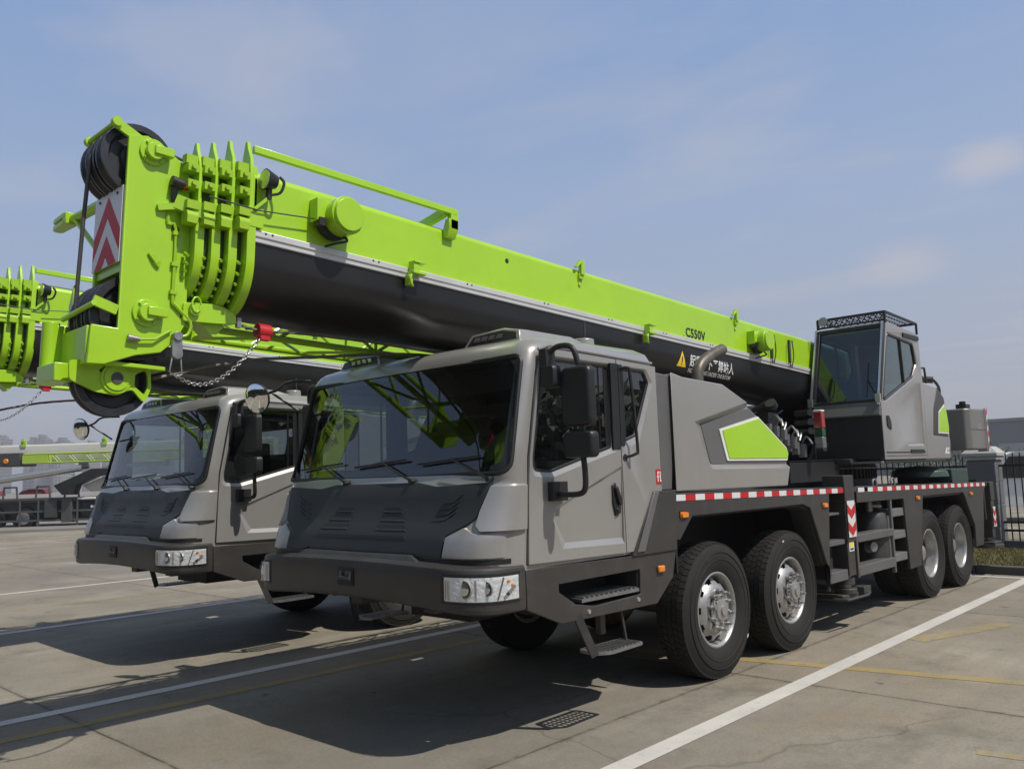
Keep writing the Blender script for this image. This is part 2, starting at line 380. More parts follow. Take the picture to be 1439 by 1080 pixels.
def skin(sg,outer,holes,recs,name,parent,xo=1.376,th=.034):
    """door skin: holes=[(outer loop, inner loop, depth)] chamfered openings; recs the same with a closed floor"""
    m=MB(); X=lambda y,z: interp([(1.2,0),(2.0,.004),(2.72,-.008)],z)
    def P(p,d): return (sg*(xo+X(*p)-d),p[0],p[1])
    loops=[outer]+[h[0] for h in holes]+[r[0] for r in recs]; flat=[p for l in loops for p in l]
    tr=tessellate_polygon([[Vector((a,b,0)) for a,b in l] for l in loops]); A=[m.v(P(p,0)) for p in flat]
    for t in tr: m.face([A[i] for i in t])
    k=0; idx=[]
    for l in loops: idx.append(A[k:k+len(l)]); k+=len(l)
    for (o,i,d),V in zip(holes,idx[1:1+len(holes)]):
        B=[m.v(P(p,d)) for p in i]; C=[m.v(P(p,th)) for p in i]; n=len(i)
        for q in range(n): j=(q+1)%n; m.face([V[q],V[j],B[j],B[q]]); m.face([B[q],B[j],C[j],C[q]])
    for (o,i,d),V in zip(recs,idx[1+len(holes):]):
        B=[m.v(P(p,d[q] if isinstance(d,list) else d)) for q,p in enumerate(i)]; n=len(i)
        for q in range(n): j=(q+1)%n; m.face([V[q],V[j],B[j],B[q]])
        m.face(B)
    Bk=[m.v(P(p,th)) for p in outer]; n=len(outer)
    for q in range(n): j=(q+1)%n; m.face([idx[0][q],idx[0][j],Bk[j],Bk[q]])
    return m.build(name,SILVER,parent,smooth=20)
for sg in (1,-1):
    d=skin(sg,DOOR,[(DW_O,DW_I,.022)],[(RC_O,RC_I,[.004,.024,.026,.024,.018])],'cab_door',crane)
    m=MB(); I=[(y,z) for y,z in DW_I]
    m.prism(I,'x',sg*1.346,sg*1.350); m.build('door_window',SG,d,smooth=0)
    m=MB(); q=[(sg*1.352,y,z) for y,z in DW_I]; m.tube(q+[q[0],q[1]],.013,6,False); m.box(sg*1.338,sg*1.352,-1.66,-1.60,2.04,2.68); m.box(sg*1.338,sg*1.350,-1.735,-1.715,2.02,2.68); m.build('window_seal',GASKET,d); m=MB(); m.box(sg*1.345,sg*1.3835,-1.605,-1.513,2.028,2.70); m.build('pillar_cover',BLACK,d)
    m=MB()
    for tz in (1.3,1.9): m.box(sg*1.28,sg*1.338,-2.5 if tz<1.5 else -2.50,-1.52,tz,tz+.05)
    m.box(sg*1.315,sg*1.34,-2.55,-1.52,1.27,1.86); m.build('door_lining',INT,d)
    # lock recess and lever handle
    m=MB(); HP=[(-1.64,1.755),(-1.60,1.775),(-1.535,1.64),(-1.545,1.54),(-1.60,1.52),(-1.635,1.62)]
    m.prism(HP,'x',sg*1.362,sg*1.381); m.prism([(-1.625,1.735),(-1.60,1.745),(-1.55,1.64),(-1.557,1.60),(-1.585,1.61)],'x',sg*1.381,sg*1.405)
    m.cyl((sg*1.37,-1.585,1.565),(sg*1.39,-1.585,1.565),.018,n=12); m.build('door_handle',BLACK,d,bevel=.004)
    k=skin(sg,QP,[(QW_O,QW_I,.022)],[],'rear_corner',crane)
    m=MB(); m.prism(QW_I,'x',sg*1.346,sg*1.350); m.build('quarter_window',SG,k,smooth=0)
    m=MB(); q=[(sg*1.352,y,z) for y,z in QW_I]; m.tube(q+[q[0],q[1]],.013,6,False); m.box(sg*1.338,sg*1.354,-1.475,-1.40,2.09,2.67); m.build('window_seal',GASKET,k); m=MB(); m.box(sg*1.345,sg*1.3835,-1.506,-1.452,2.055,2.695); m.build('pillar_cover',BLACK,k)
    m=MB(); m.tube([(sg*1.37,-1.475,2.655),(sg*1.435,-1.462,2.665),(sg*1.45,-1.44,2.60),(sg*1.45,-1.385,2.06),(sg*1.44,-1.40,1.99),(sg*1.37,-1.46,1.965)],.0125,8,True,4)
    m.cyl((sg*1.365,-1.475,2.655),(sg*1.385,-1.475,2.655),.028,n=10); m.cyl((sg*1.365,-1.46,1.965),(sg*1.385,-1.46,1.965),.028,n=10); m.build('grab_handle',BLACK,k)
    if sg>0:
        m=MB(); m.m(RED).box(1.3755,1.378,-1.04,-.962,1.745,1.865)
        m.m(WHITE)
        m.box(1.3785,1.3795,-1.022,-1.010,1.765,1.848); m.box(1.3785,1.3795,-1.010,-.998,1.836,1.848); m.box(1.3785,1.3795,-1.032,-.998,1.800,1.810)
        m.box(1.3785,1.3795,-.988,-.976,1.765,1.848); m.box(1.3785,1.3795,-.976,-.967,1.765,1.775); m.build('safety_sticker',None,k,smooth=0)

# ---- dark front panel
fp=MB()
OUT=[(-1.236,1.812),(-1.158,1.575),(-1.12,1.540),(-.945,1.456),(-.945,1.312),(-.72,1.312),(-.64,1.340),(.64,1.340),(.72,1.312),(.945,1.312),(.945,1.456),(1.12,1.540),(1.158,1.575),(1.236,1.812),(.72,1.790),(.50,1.822),(-.50,1.822),(-.72,1.790)]
def overlay(m,poly,off,th,surf=front_pt,cuts=None):
    """solid that follows the front surface: outline in (x,z)"""
    b=bmesh.new(); vs=[b.verts.new((x,0,z)) for x,z in poly]; b.faces.new(vs)
    for c in (cuts if cuts is not None else [k*.1 for k in range(-13,14)]):
        bmesh.ops.bisect_plane(b,geom=b.verts[:]+b.edges[:]+b.faces[:],plane_co=(c+.003,0,0),plane_no=(1,0,0))
    for c in (1.33,1.42,1.45,1.52,1.58,1.7,1.785):
        bmesh.ops.bisect_plane(b,geom=b.verts[:]+b.edges[:]+b.faces[:],plane_co=(0,0,c+.0011),plane_no=(0,0,1))
    b.verts.index_update(); A={};B={}
    for v in b.verts:
        A[v]=m.v(surf(v.co.x,v.co.z,off)); B[v]=m.v(surf(v.co.x,v.co.z,off-th))
    for f in b.faces:
        m.face([A[v] for v in f.verts]); m.face([B[v] for v in reversed(f.verts)])
        for e in f.edges:
            if len(e.link_faces)==1: a,c=e.verts; m.face([A[a],A[c],B[c],B[a]])
    b.free(); return m
overlay(fp,OUT,.018,.03)
gp=MB(); overlay(gp,[(-1.345,1.270),(1.345,1.270),(1.345,1.304),(.74,1.304),(.66,1.332),(-.66,1.332),(-.74,1.304),(-1.345,1.304)],.006,.02,cuts=[k*.1 for k in range(-12,13)]+[1.25,1.28,1.31,1.33,-1.25,-1.28,-1.31,-1.33]); gp.build('bumper_gap_shade',GASKET,crane)  # black strip standing in for the shaded gap above the bumper
panel=fp.build('front_panel',GRILLE,crane,smooth=25,bevel=.004)
m=MB()
for sg in (1,-1):
    for z,x0,x1 in ((1.632,.20,.42),(1.572,.19,.48),(1.508,.18,.54)):
        overlay(m,[(sg*x0,z-.014),(sg*x0,z+.014),(sg*(x1-.05),z+.014),(sg*x1,z-.014)],.021,.02)
overlay(m,[(-.56,1.424),(-.54,1.447),(.54,1.447),(.56,1.424)],.021,.02)
m.build('grille_slot',GASKET,panel,smooth=20)
m=MB()
for sg in (1,-1):
    for z,x0,x1 in ((1.632,.20,.42),(1.572,.19,.48),(1.508,.18,.54)): overlay(m,[(sg*x0,z-.027),(sg*x0,z-.013),(sg*(x1-.02),z-.013),(sg*x1,z-.027)],.025,.02)
m.build('slot_lip',GRILLE,panel,smooth=20,bevel=.003)
m=MB()
for sg in (1,-1):
    for k in range(4):
        z=1.555+.040*k; x=.02*k
        up=[(.76+x,z),(.86+x,z+.015),(.96+x*.7,z+.062)]; w=.013
        overlay(m,[(sg*a,b) for a,b in up+[(up[2][0]+.012,up[2][1]-.004),(up[1][0]+.02,up[1][1]-w),(up[0][0],up[0][1]-w*.5)]],.024,.02)
m.build('side_louvre',GRILLE,panel,smooth=25,bevel=.003)
# moulded silver corner blocks either side of the panel
def corner_block(sg):
    m=MB(); zr=[1.486,1.490,1.53,1.62,1.70,1.782,1.797]; of=[.0,.036,.038,.036,.034,.032,.0]
    xi=lambda z: interp([(1.488,1.205),(1.53,1.165),(1.56,1.15),(1.793,1.222)],z)
    nc=18; O=[];I=[]
    for z,d in zip(zr,of):
        w=interp(WX,z); x0=xi(z); P=[Vector((x0+(w-x0)*k/40,front_y(x0+(w-x0)*k/40,z))) for k in range(40)]+[Vector((w,interp(YS,z)-.03*(1-k/6))) for k in range(1,7)]
        L=[0]
        for a,b in zip(P,P[1:]): L.append(L[-1]+(b-a).length)
        ro=[];ri=[]
        for c in range(nc+1):
            t=L[-1]*c/nc; k=max(i for i in range(len(L)) if L[i]<=t+1e-9); k=min(k,len(P)-2)
            p=P[k].lerp(P[k+1],(t-L[k])/max(1e-6,L[k+1]-L[k])); a=P[max(0,k-2)];b=P[min(len(P)-1,k+3)]; tg=(b-a).normalized(); n=Vector((tg.y,-tg.x))
            dd=d*(min(1,c/.9))*(1-.5*(c/nc)**3); q=p+n*dd; q2=p-n*.02
            ro.append(m.v((sg*q.x,q.y,z))); ri.append(m.v((sg*q2.x,q2.y,z)))
        O.append(ro); I.append(ri)
    for A in (O,I):
        for a,b in zip(A,A[1:]):
            for i in range(nc): m.face([a[i],a[i+1],b[i+1],b[i]])
    for r in (0,-1):
        for i in range(nc): m.face([O[r][i],O[r][i+1],I[r][i+1],I[r][i]])
    for c in (0,-1):
        for a,b,e,f in zip(O,O[1:],I,I[1:]): m.face([a[c],b[c],f[c],e[c]])
    return m.build('corner_fairing',SILVER,crane,smooth=24)
for sg in (1,-1):
    corner_block(sg); m=MB(); overlay(m,[(sg*x,z) for x,z in ((.962,1.312),(.962,1.447),(1.10,1.512),(1.19,1.474),(1.335,1.470),(1.335,1.312))],.024,.03,cuts=[sg*k for k in (1.0,1.1,1.2,1.24,1.27,1.29,1.31,1.325)]); m.build('lower_fairing',SILVER,crane,smooth=22,bevel=.006)
# ---- bumper swept round the front
def bpath(ins,n=9):
    w=1.372-ins; yf=-3.115+ins; ys=-2.645; r=.36-ins*.6; pts=[(w,ys)]
    cx,cy=w-r,yf+r*.92
    for k in range(n+1):
        a=PI/2*k/n; pts.append((cx+r*math.cos(a)**.82 if k<n else cx,cy-r*.92*math.sin(a)**.82))
    pts+=[(.85,yf-.004),(.5,yf-.006),(.1,yf-.007),(.0,yf-.007)]
    return pts+[(-x,y) for x,y in reversed(pts[:-1])]
PROF=[(.045,.942),(.006,.960),(.0,.985),(.0,1.222),(.004,1.240),(.016,1.252),(.07,1.262),(.34,1.276)]
def cen(x): return .055*(1-min(1,abs(x)/1.37)**2.0)
m=MB(); rows=[]
for ins,z in PROF:
    rows.append([(x,y,z+cen(x)*(1. if z<1.1 else .55)*(0 if False else 1)) for x,y in bpath(ins)])
V=[[m.v(p) for p in r] for r in rows]
for a,b in zip(V,V[1:]):
    for i in range(len(a)-1): m.face([a[i],a[i+1],b[i+1],b[i]])
bk=[m.v((p[0]*.93,max(p[1]+.25,-2.75),p[2]-.0)) for p in rows[0]]
for i in range(len(bk)-1): m.face([bk[i],bk[i+1],V[0][i+1],V[0][i]])
bumper=m.build('bumper',CHAR,crane,smooth=14)
m=MB()  # raised step shelf in the middle between cab and bumper
m.loft([[(-.76,-3.07,1.270),(-.66,-3.045,1.322),(.66,-3.045,1.322),(.76,-3.07,1.270)],[(-.76,-2.9,1.275),(-.66,-2.9,1.335),(.66,-2.9,1.335),(.76,-2.9,1.275)]]); m.build('bumper_step',CHAR,bumper,bevel=.008)
m=MB(); m.m(GASKET).box(-.095,.10,-3.130,-3.09,1.085,1.215); m.m(DSTEEL)
for x in (-.05,.03,.065): m.cyl((x,-3.131,1.125),(x,-3.131,1.19),.014,n=8)
m.cyl((-.07,-3.134,1.14),(.075,-3.134,1.14),.016,n=10); m.build('tow_socket',None,bumper)
def bsurf(ins,s):
    """point on the bumper path by arc length from the right-front corner start"""
    P=[Vector(p) for p in bpath(ins,14)]; 
    for a,b in zip(P,P[1:]):
        l=(b-a).length
        if s<=l: return a+(b-a)*(s/l)
        s-=l
    return P[-1]
for sg in (1,-1):
    # a lamp band following the corner: black bezel, reflector bowl with bulbs, clear cover
    def band(m,s0,s1,z0,z1,o0,o1,n=10,sk=0):
        F=[];B=[]
        for k in range(n+1):
            s=s0+(s1-s0)*k/n
            for L,o in ((F,o1),(B,o0)):
                p=bsurf(-o,s); L.append(((sg*p.x,p.y,z0+cen(p.x)*.4),(sg*p.x,p.y,z1+cen(p.x)*.3)))
        rings=[[B[k][0],F[k][0],F[k][1],B[k][1]] for k in range(n+1)]
        m.loft(rings); return m
    hl=MB(); hl.m(BLACK); band(hl,.055,.665,1.026,1.218,-.02,.004)
    hl.m(LAMP); band(hl,.075,.640,1.045,1.198,.0,.007,16)
    head=hl.build('headlight',None,bumper,smooth=30)
    m=MB(); m.m(RIM)
    for s,r in ((.33,.050),(.475,.060)):
        p=bsurf(0,s); q=bsurf(0,s+.01); t=(q-p).normalized(); nrm=Vector((t.y,-t.x)); 
        if nrm.y>0: nrm=-nrm
        nrm=Vector((.12,-1)).normalized()
        c=Vector((sg*p.x,p.y,1.128)); d=Vector((sg*nrm.x,nrm.y,0))
        m.m(RIM).cyl(c,c+d*.012,r,r*.97,n=24); m.m(DSTEEL).cyl(c+d*.008,c+d*.0132,r*.88,n=24); m.m(CHROME).cyl(c+d*.010,c+d*.0150,r*.80,r*.55,n=24); m.m(CG).cyl(c+d*.012,c+d*.019,r*.5,r*.25,n=16)
    for s in (.58,.60,.62,.40): 
        p=bsurf(0,s); m.m(ALU).box(min(sg*p.x-.006,sg*p.x+.006),max(sg*p.x-.006,sg*p.x+.006),p.y-.014,p.y+.01,1.062,1.188)
    for s,z in ((.165,1.165),(.13,1.135)):
        p=bsurf(0,s); m.m(AMBER); c=Vector((sg*p.x,p.y,z)); m.cyl(c,c+Vector((sg*.012,-.016,0)),.014,.008,n=10)
    p=bsurf(-.008,.265); q=bsurf(-.008,.215); m.m(MIDG).bar((sg*p.x,p.y,1.052),(sg*q.x,q.y,1.192),.016,.008)
    for k in range(5): p=bsurf(-.008,.20-.02*k); m.m(BLACK if k==1 else ALU).cyl((sg*p.x,p.y,1.07+.014*k),(sg*p.x+sg*.01,p.y-.008,1.07+.014*k),.012,n=8)
    m.build('lamp_unit',None,head)
    m=MB(); n=16; F=[]
    for k in range(n+1):
        p=bsurf(-.024,.070+.574*k/n); F.append((m.v((sg*p.x,p.y,1.042+cen(p.x)*.4)),m.v((sg*p.x,p.y,1.200+cen(p.x)*.3))))
    for a,b in zip(F,F[1:]): m.face([a[0],b[0],b[1],a[1]])
    m.build('lens',CG,head)
# ---- side skirt with steps
SK=[(-2.635,1.215),(-.79,1.195),(-.855,.985),(-1.10,.80),(-2.28,.81),(-2.635,.95)]
HOLE=[(-2.30,1.085),(-1.315,1.09),(-1.325,.90),(-1.90,.885),(-2.12,.925),(-2.30,1.03)]
for sg in (1,-1):
    m=MB(); m.plate(SK,[HOLE],'x',sg*1.345,sg*1.372)
    m.prism([(-1.10,1.69),(-.765,1.69),(-.795,1.198),(-1.42,1.20)],'x',sg*1.33,sg*1.388)
    sk=m.build('side_skirt',CHAR,crane,bevel=.006)
    m=MB(); m.prism([(-1.105,1.686),(-1.035,1.686),(-1.27,1.225),(-1.375,1.225)],'x',sg*1.388,sg*1.400); m.build('skirt_strap',mat('mid grey paint',(.12,.118,.117),.42,var=.08),sk,bevel=.005)
    m=MB(); m.box(sg*1.02,sg*1.345,-2.29,-1.33,.86,.885); m.box(sg*1.02,sg*1.04,-2.29,-1.33,.885,1.15); m.box(sg*1.02,sg*1.345,-2.34,-2.29,.86,1.15); m.box(sg*1.02,sg*1.345,-1.33,-1.29,.86,1.15); m.build('step_well',INT,sk)
    m=MB(); m.m(STEEL).box(sg*1.10,sg*1.37,-2.05,-1.34,.925,.95)
    for k in range(12): m.box(sg*1.10,sg*1.37,-2.03+.058*k,-2.012+.058*k,.9505,.962)
    m.build('step_plate',None,sk)
    m=MB()
    for y,z in ((-1.98,.855),(-1.36,.865)): m.cyl((sg*1.365,y,z),(sg*1.382,y,z),.022,.016,n=10)
    m.build('bolt',CHROME,sk)
    m=MB(); m.m(AMBER).box(sg*1.372,sg*1.40,-1.09,-1.00,1.04,1.095); m.build('side_marker',None,sk,bevel=.012)
    # folding lower step
    m=MB(); m.bar((sg*1.36,-2.10,.84),(sg*1.42,-1.99,.55),.03,.06); m.bar((sg*1.30,-1.50,.82),(sg*1.34,-1.50,.58),.016,.016); m.bar((sg*1.10,-1.5,.86),(sg*1.10,-1.5,.60),.05,.06)
    fs=m.build('folding_step',CHAR,crane)
    m=MB(); t=[(-1.99,.555),(-1.93,.53),(-1.46,.545),(-1.45,.565),(-1.50,.58),(-1.95,.575)]
    fr=rp([(1.25,-1.97),(1.42,-2.0),(1.50,-1.90),(1.48,-1.46),(1.25,-1.48)],.04)
    hi=rp([(1.275,-1.935),(1.41,-1.955),(1.475,-1.885),(1.458,-1.485),(1.275,-1.50)],.03)
    m.plate([(sg*x,y) for x,y in fr],[[(sg*x,y) for x,y in hi]],'z',.553,.575)
    for k in range(10): m.box(sg*1.27,sg*1.468,-1.925+.047*k,-1.911+.047*k,.556,.580)
    for k in range(3): m.box(sg*(1.318+.046*k),sg*(1.328+.046*k),-1.94,-1.49,.558,.572)
    m.build('tread',STEEL,fs)

# ---- mirrors
def rbox(m,c,sx,sy,sz,r,ax='y',taper=.86):
    o=rp([(-sx/2,-sz/2),(sx/2,-sz/2),(sx/2,sz/2),(-sx/2,sz/2)],r,4); c=Vector(c)
    m.loft([[c+Vector((x*taper,-sy/2,z*(taper+.06))) for x,z in o],[c+Vector((x*.98,-sy*.28,z*.98)) for x,z in o],[c+Vector((x,sy/2,z)) for x,z in o]])
for sg in (1,-1):
    # two housings one above the other on a bent arm
    m=MB(); rbox(m,(sg*1.632,-2.33,2.385),.262,.075,.42,.05); rbox(m,(sg*1.640,-2.33,2.050),.268,.08,.185,.045); mir=m.build('side_mirror',BLACK,crane,bevel=.008)
    m=MB(); m.prism(rp([(sg*1.52,2.20),(sg*1.745,2.20),(sg*1.745,2.57),(sg*1.52,2.57)],.03),'y',-2.2925,-2.288); m.prism(rp([(sg*1.525,1.985),(sg*1.755,1.985),(sg*1.755,2.12),(sg*1.525,2.12)],.03),'y',-2.290,-2.286); m.build('mirror_glass',MIRROR,mir)
    m=MB(); m.box(sg*1.372,sg*1.44,-2.43,-2.33,2.60,2.735); m.tube([(sg*1.42,-2.38,2.70),(sg*1.50,-2.37,2.745),(sg*1.62,-2.36,2.725),(sg*1.655,-2.34,2.60)],.0215,8,True,4)
    m.tube([(sg*1.655,-2.33,2.19),(sg*1.655,-2.33,2.14)],.02,8); m.tube([(sg*1.66,-2.33,1.97),(sg*1.67,-2.33,1.86),(sg*1.655,-2.32,1.745),(sg*1.58,-2.31,1.71),(sg*1.40,-2.33,1.71)],.0215,8,True,4); m.box(sg*1.374,sg*1.43,-2.39,-2.23,1.665,1.80); m.build('mirror_arm',BLACK,mir,bevel=.004)
    m=MB(); rbox(m,(sg*1.45,-2.40,2.535),.13,.08,.16,.035); m.tube([(sg*1.40,-2.36,2.62),(sg*1.47,-2.36,2.58),(sg*1.47,-2.37,2.50)],.010,6); m.build('kerb_mirror',BLACK,mir,bevel=.006)
# round front mirror at the right-hand windscreen corner
cm=Vector((-1.64,-2.90,2.625)); dn=Vector((.30,-.93,-.2)).normalized()
m=MB(); pr=[(-.075,.0),(-.07,.045),(-.05,.095),(-.015,.133),(.006,.141),(.012,.136)]
rot=Vector((0,0,1)).rotation_difference(dn).to_matrix().to_4x4()
T=Matrix.Translation(cm)@rot
m.M=T; m.lathe(pr,'z',n=32); rm=m.build('round_mirror',BLACK,crane)
m=MB(T); m.lathe([(.013,.133),(.030,.10),(.040,.055),(.044,0.001)],'z',n=32); m.build('mirror_glass',MIRROR,rm,smooth=80)
m=MB(); m.tube([cm-dn*.05,cm-dn*.08+Vector((.05,.02,.03)),(-1.47,-2.80,2.69),(-1.43,-2.72,2.76),(-1.31,-2.55,2.77)],.013,8,True,5); m.tube([(-1.50,-2.83,2.66),(-1.36,-2.62,2.48)],.011,8); m.build('mirror_arm',BLACK,rm)
# ---- engine hood with its dark band and lime panel
HD=[(-.745,1.675),(-.745,2.685),(-.54,2.655),(.13,2.63),(.60,2.475),(1.10,2.25),(1.455,2.055),(1.49,1.99),(1.44,1.89),(1.33,1.66)]
def htop(y): return interp([(-.745,2.685),(-.54,2.655),(.13,2.63),(.60,2.475),(1.10,2.25),(1.455,2.055)],y)
m=MB(); W=1.372; f=W-.050
# outline of the near side; the part the dark band runs out through lies a step deeper
PM=[(-.745,1.675,W),(-.745,2.685,W),(-.54,2.655,W),(.13,2.63,W),(.585,2.480,W),(.66,2.448,f),(1.10,2.25,f),(1.455,2.055,f),(1.49,1.99,f),(1.428,1.885,f),(1.41,1.848,W),(1.33,1.66,W)]
A=[m.v((x,y,z)) for y,z,x in PM]; n=len(PM)
o=[m.v((W,y,z)) for y,z in ((-.37,2.273),(-.175,1.875),(-.13,1.852))]; q=[m.v((f,y,z)) for y,z in ((-.228,2.263),(-.098,1.912),(-.065,1.892))]
m.face(A[:5]+o+A[10:]); m.face(A[5:10]+q[::-1])
m.face([A[4],o[0],q[0],A[5]]); m.face([o[0],o[1],q[1],q[0]]); m.face([o[1],o[2],q[2],q[1]]); m.face([o[2],A[10],A[9],q[2]])
C=[m.v((W-.10,y+(.16 if y<-.7 else 0),z+(.012 if z>2 else 0))) for y,z,x in PM]
D=[m.v((-.35,y+(.16 if y<-.7 else 0),z+(.02 if z>2 else 0))) for y,z,x in PM]
for X0,X1 in ((A,C),(C,D)):
    for i in range(n): j=(i+1)%n; m.face([X0[i],X0[j],X1[j],X1[i]])
m.face(D[::-1])
hood=m.build('engine_hood',SILVER,crane,smooth=20,bevel=.010)
m=MB(); m.prism([(-.218,2.258),(.66,2.427),(.69,2.42),(1.09,2.232),(1.425,2.047),(1.457,1.99),(1.416,1.90),(1.398,1.888),(-.055,1.898),(-.088,1.912)],'x',W-.054,W-.044); m.build('dark_band',mat('mid grey paint',(.075,.075,.076),.42),hood,bevel=.003)
m=MB(); m.prism(rp([(.085,2.215),(.84,2.355),(1.425,2.046),(1.455,1.99),(1.425,1.918),(.20,1.925)],.012,2),'x',W-.046,W-.034); m.build('white_edging',WHITE,hood)
m=MB(); m.prism(rp([(.135,2.205),(.85,2.332),(1.415,2.036),(1.446,1.985),(1.42,1.942),(.235,1.947)],.012,2),'x',W-.036,W-.028); m.build('accent_panel',LIME,hood)
m=MB(); m.prism([(-.925,1.69),(-.76,1.69),(-.64,2.655),(-.925,2.675)],'x',.35,1.345); m.build('hood_bulkhead',MIDG,hood,bevel=.01)
m=MB(); m.tube([(.92,.45,2.55),(.92,.455,2.78),(.92,.50,2.87),(.92,.60,2.94),(.92,.78,3.02),(.92,.97,3.085)],.058,16,True,4)
m.build('exhaust_pipe',mat('weathered exhaust steel',(.14,.125,.105),.5,metal=.5,var=.25,scale=10,dirt=((.09,.07,.05),6,.5)),hood)
m=MB(); m.cyl((.92,.45,2.60),(.92,.45,2.70),.11,n=20); m.build('exhaust_collar',DSTEEL,hood)
m=MB(); m.box(-1.36,-.42,-.70,1.1,1.68,2.25); m.build('equipment_box',CHAR,crane,bevel=.03)

# ---- carrier frame
def dz(y): return -.0165*(y+.75)
m=MB()
for sg in (1,-1): m.box(sg*.38,sg*.52,-2.7,8.35,.86,1.42)
m.box(-.38,.38,-2.6,8.3,1.30,1.40)
for y in (-1.0,.75,2.3,3.2,5.0,6.4,8.0): m.box(-.38,.38,y-.08,y+.08,.92,1.30)
m.box(-1.0,1.0,2.72,3.12,.92,1.40); m.box(-1.0,1.0,8.1,8.5,.92,1.40)
frame=m.build('chassis',DSTEEL,crane,bevel=.01)
m=MB(); 
m.loft([[(-1.36,y,1.60+dz(y)),(1.36,y,1.60+dz(y)),(1.36,y,1.655+dz(y)),(-1.36,y,1.655+dz(y))] for y in (-.745,2.3,5.3,8.45)])
m.build('deck',CHAR,frame,bevel=.006)
m=MB()
for sg in (1,-1):
    for y0,y1,z0 in ((-1.0,2.2,1.0),(5.0,8.1,1.0)): m.box(sg*.54,sg*.57,y0,y1,.70,1.55)
    for y in (-.72,2.22,4.68,8.0): m.box(sg*.56,sg*1.33,y-.012,y+.012,1.0 if y<0 else .62,1.55)
m.box(-1.3,1.3,-.7,2.2,1.50,1.53); m.box(-1.3,1.3,4.7,8.0,1.44,1.47)
m.build('wheel_well_blocker',GASKET,frame)  # dark inner walls added to block light inside the wheel arches
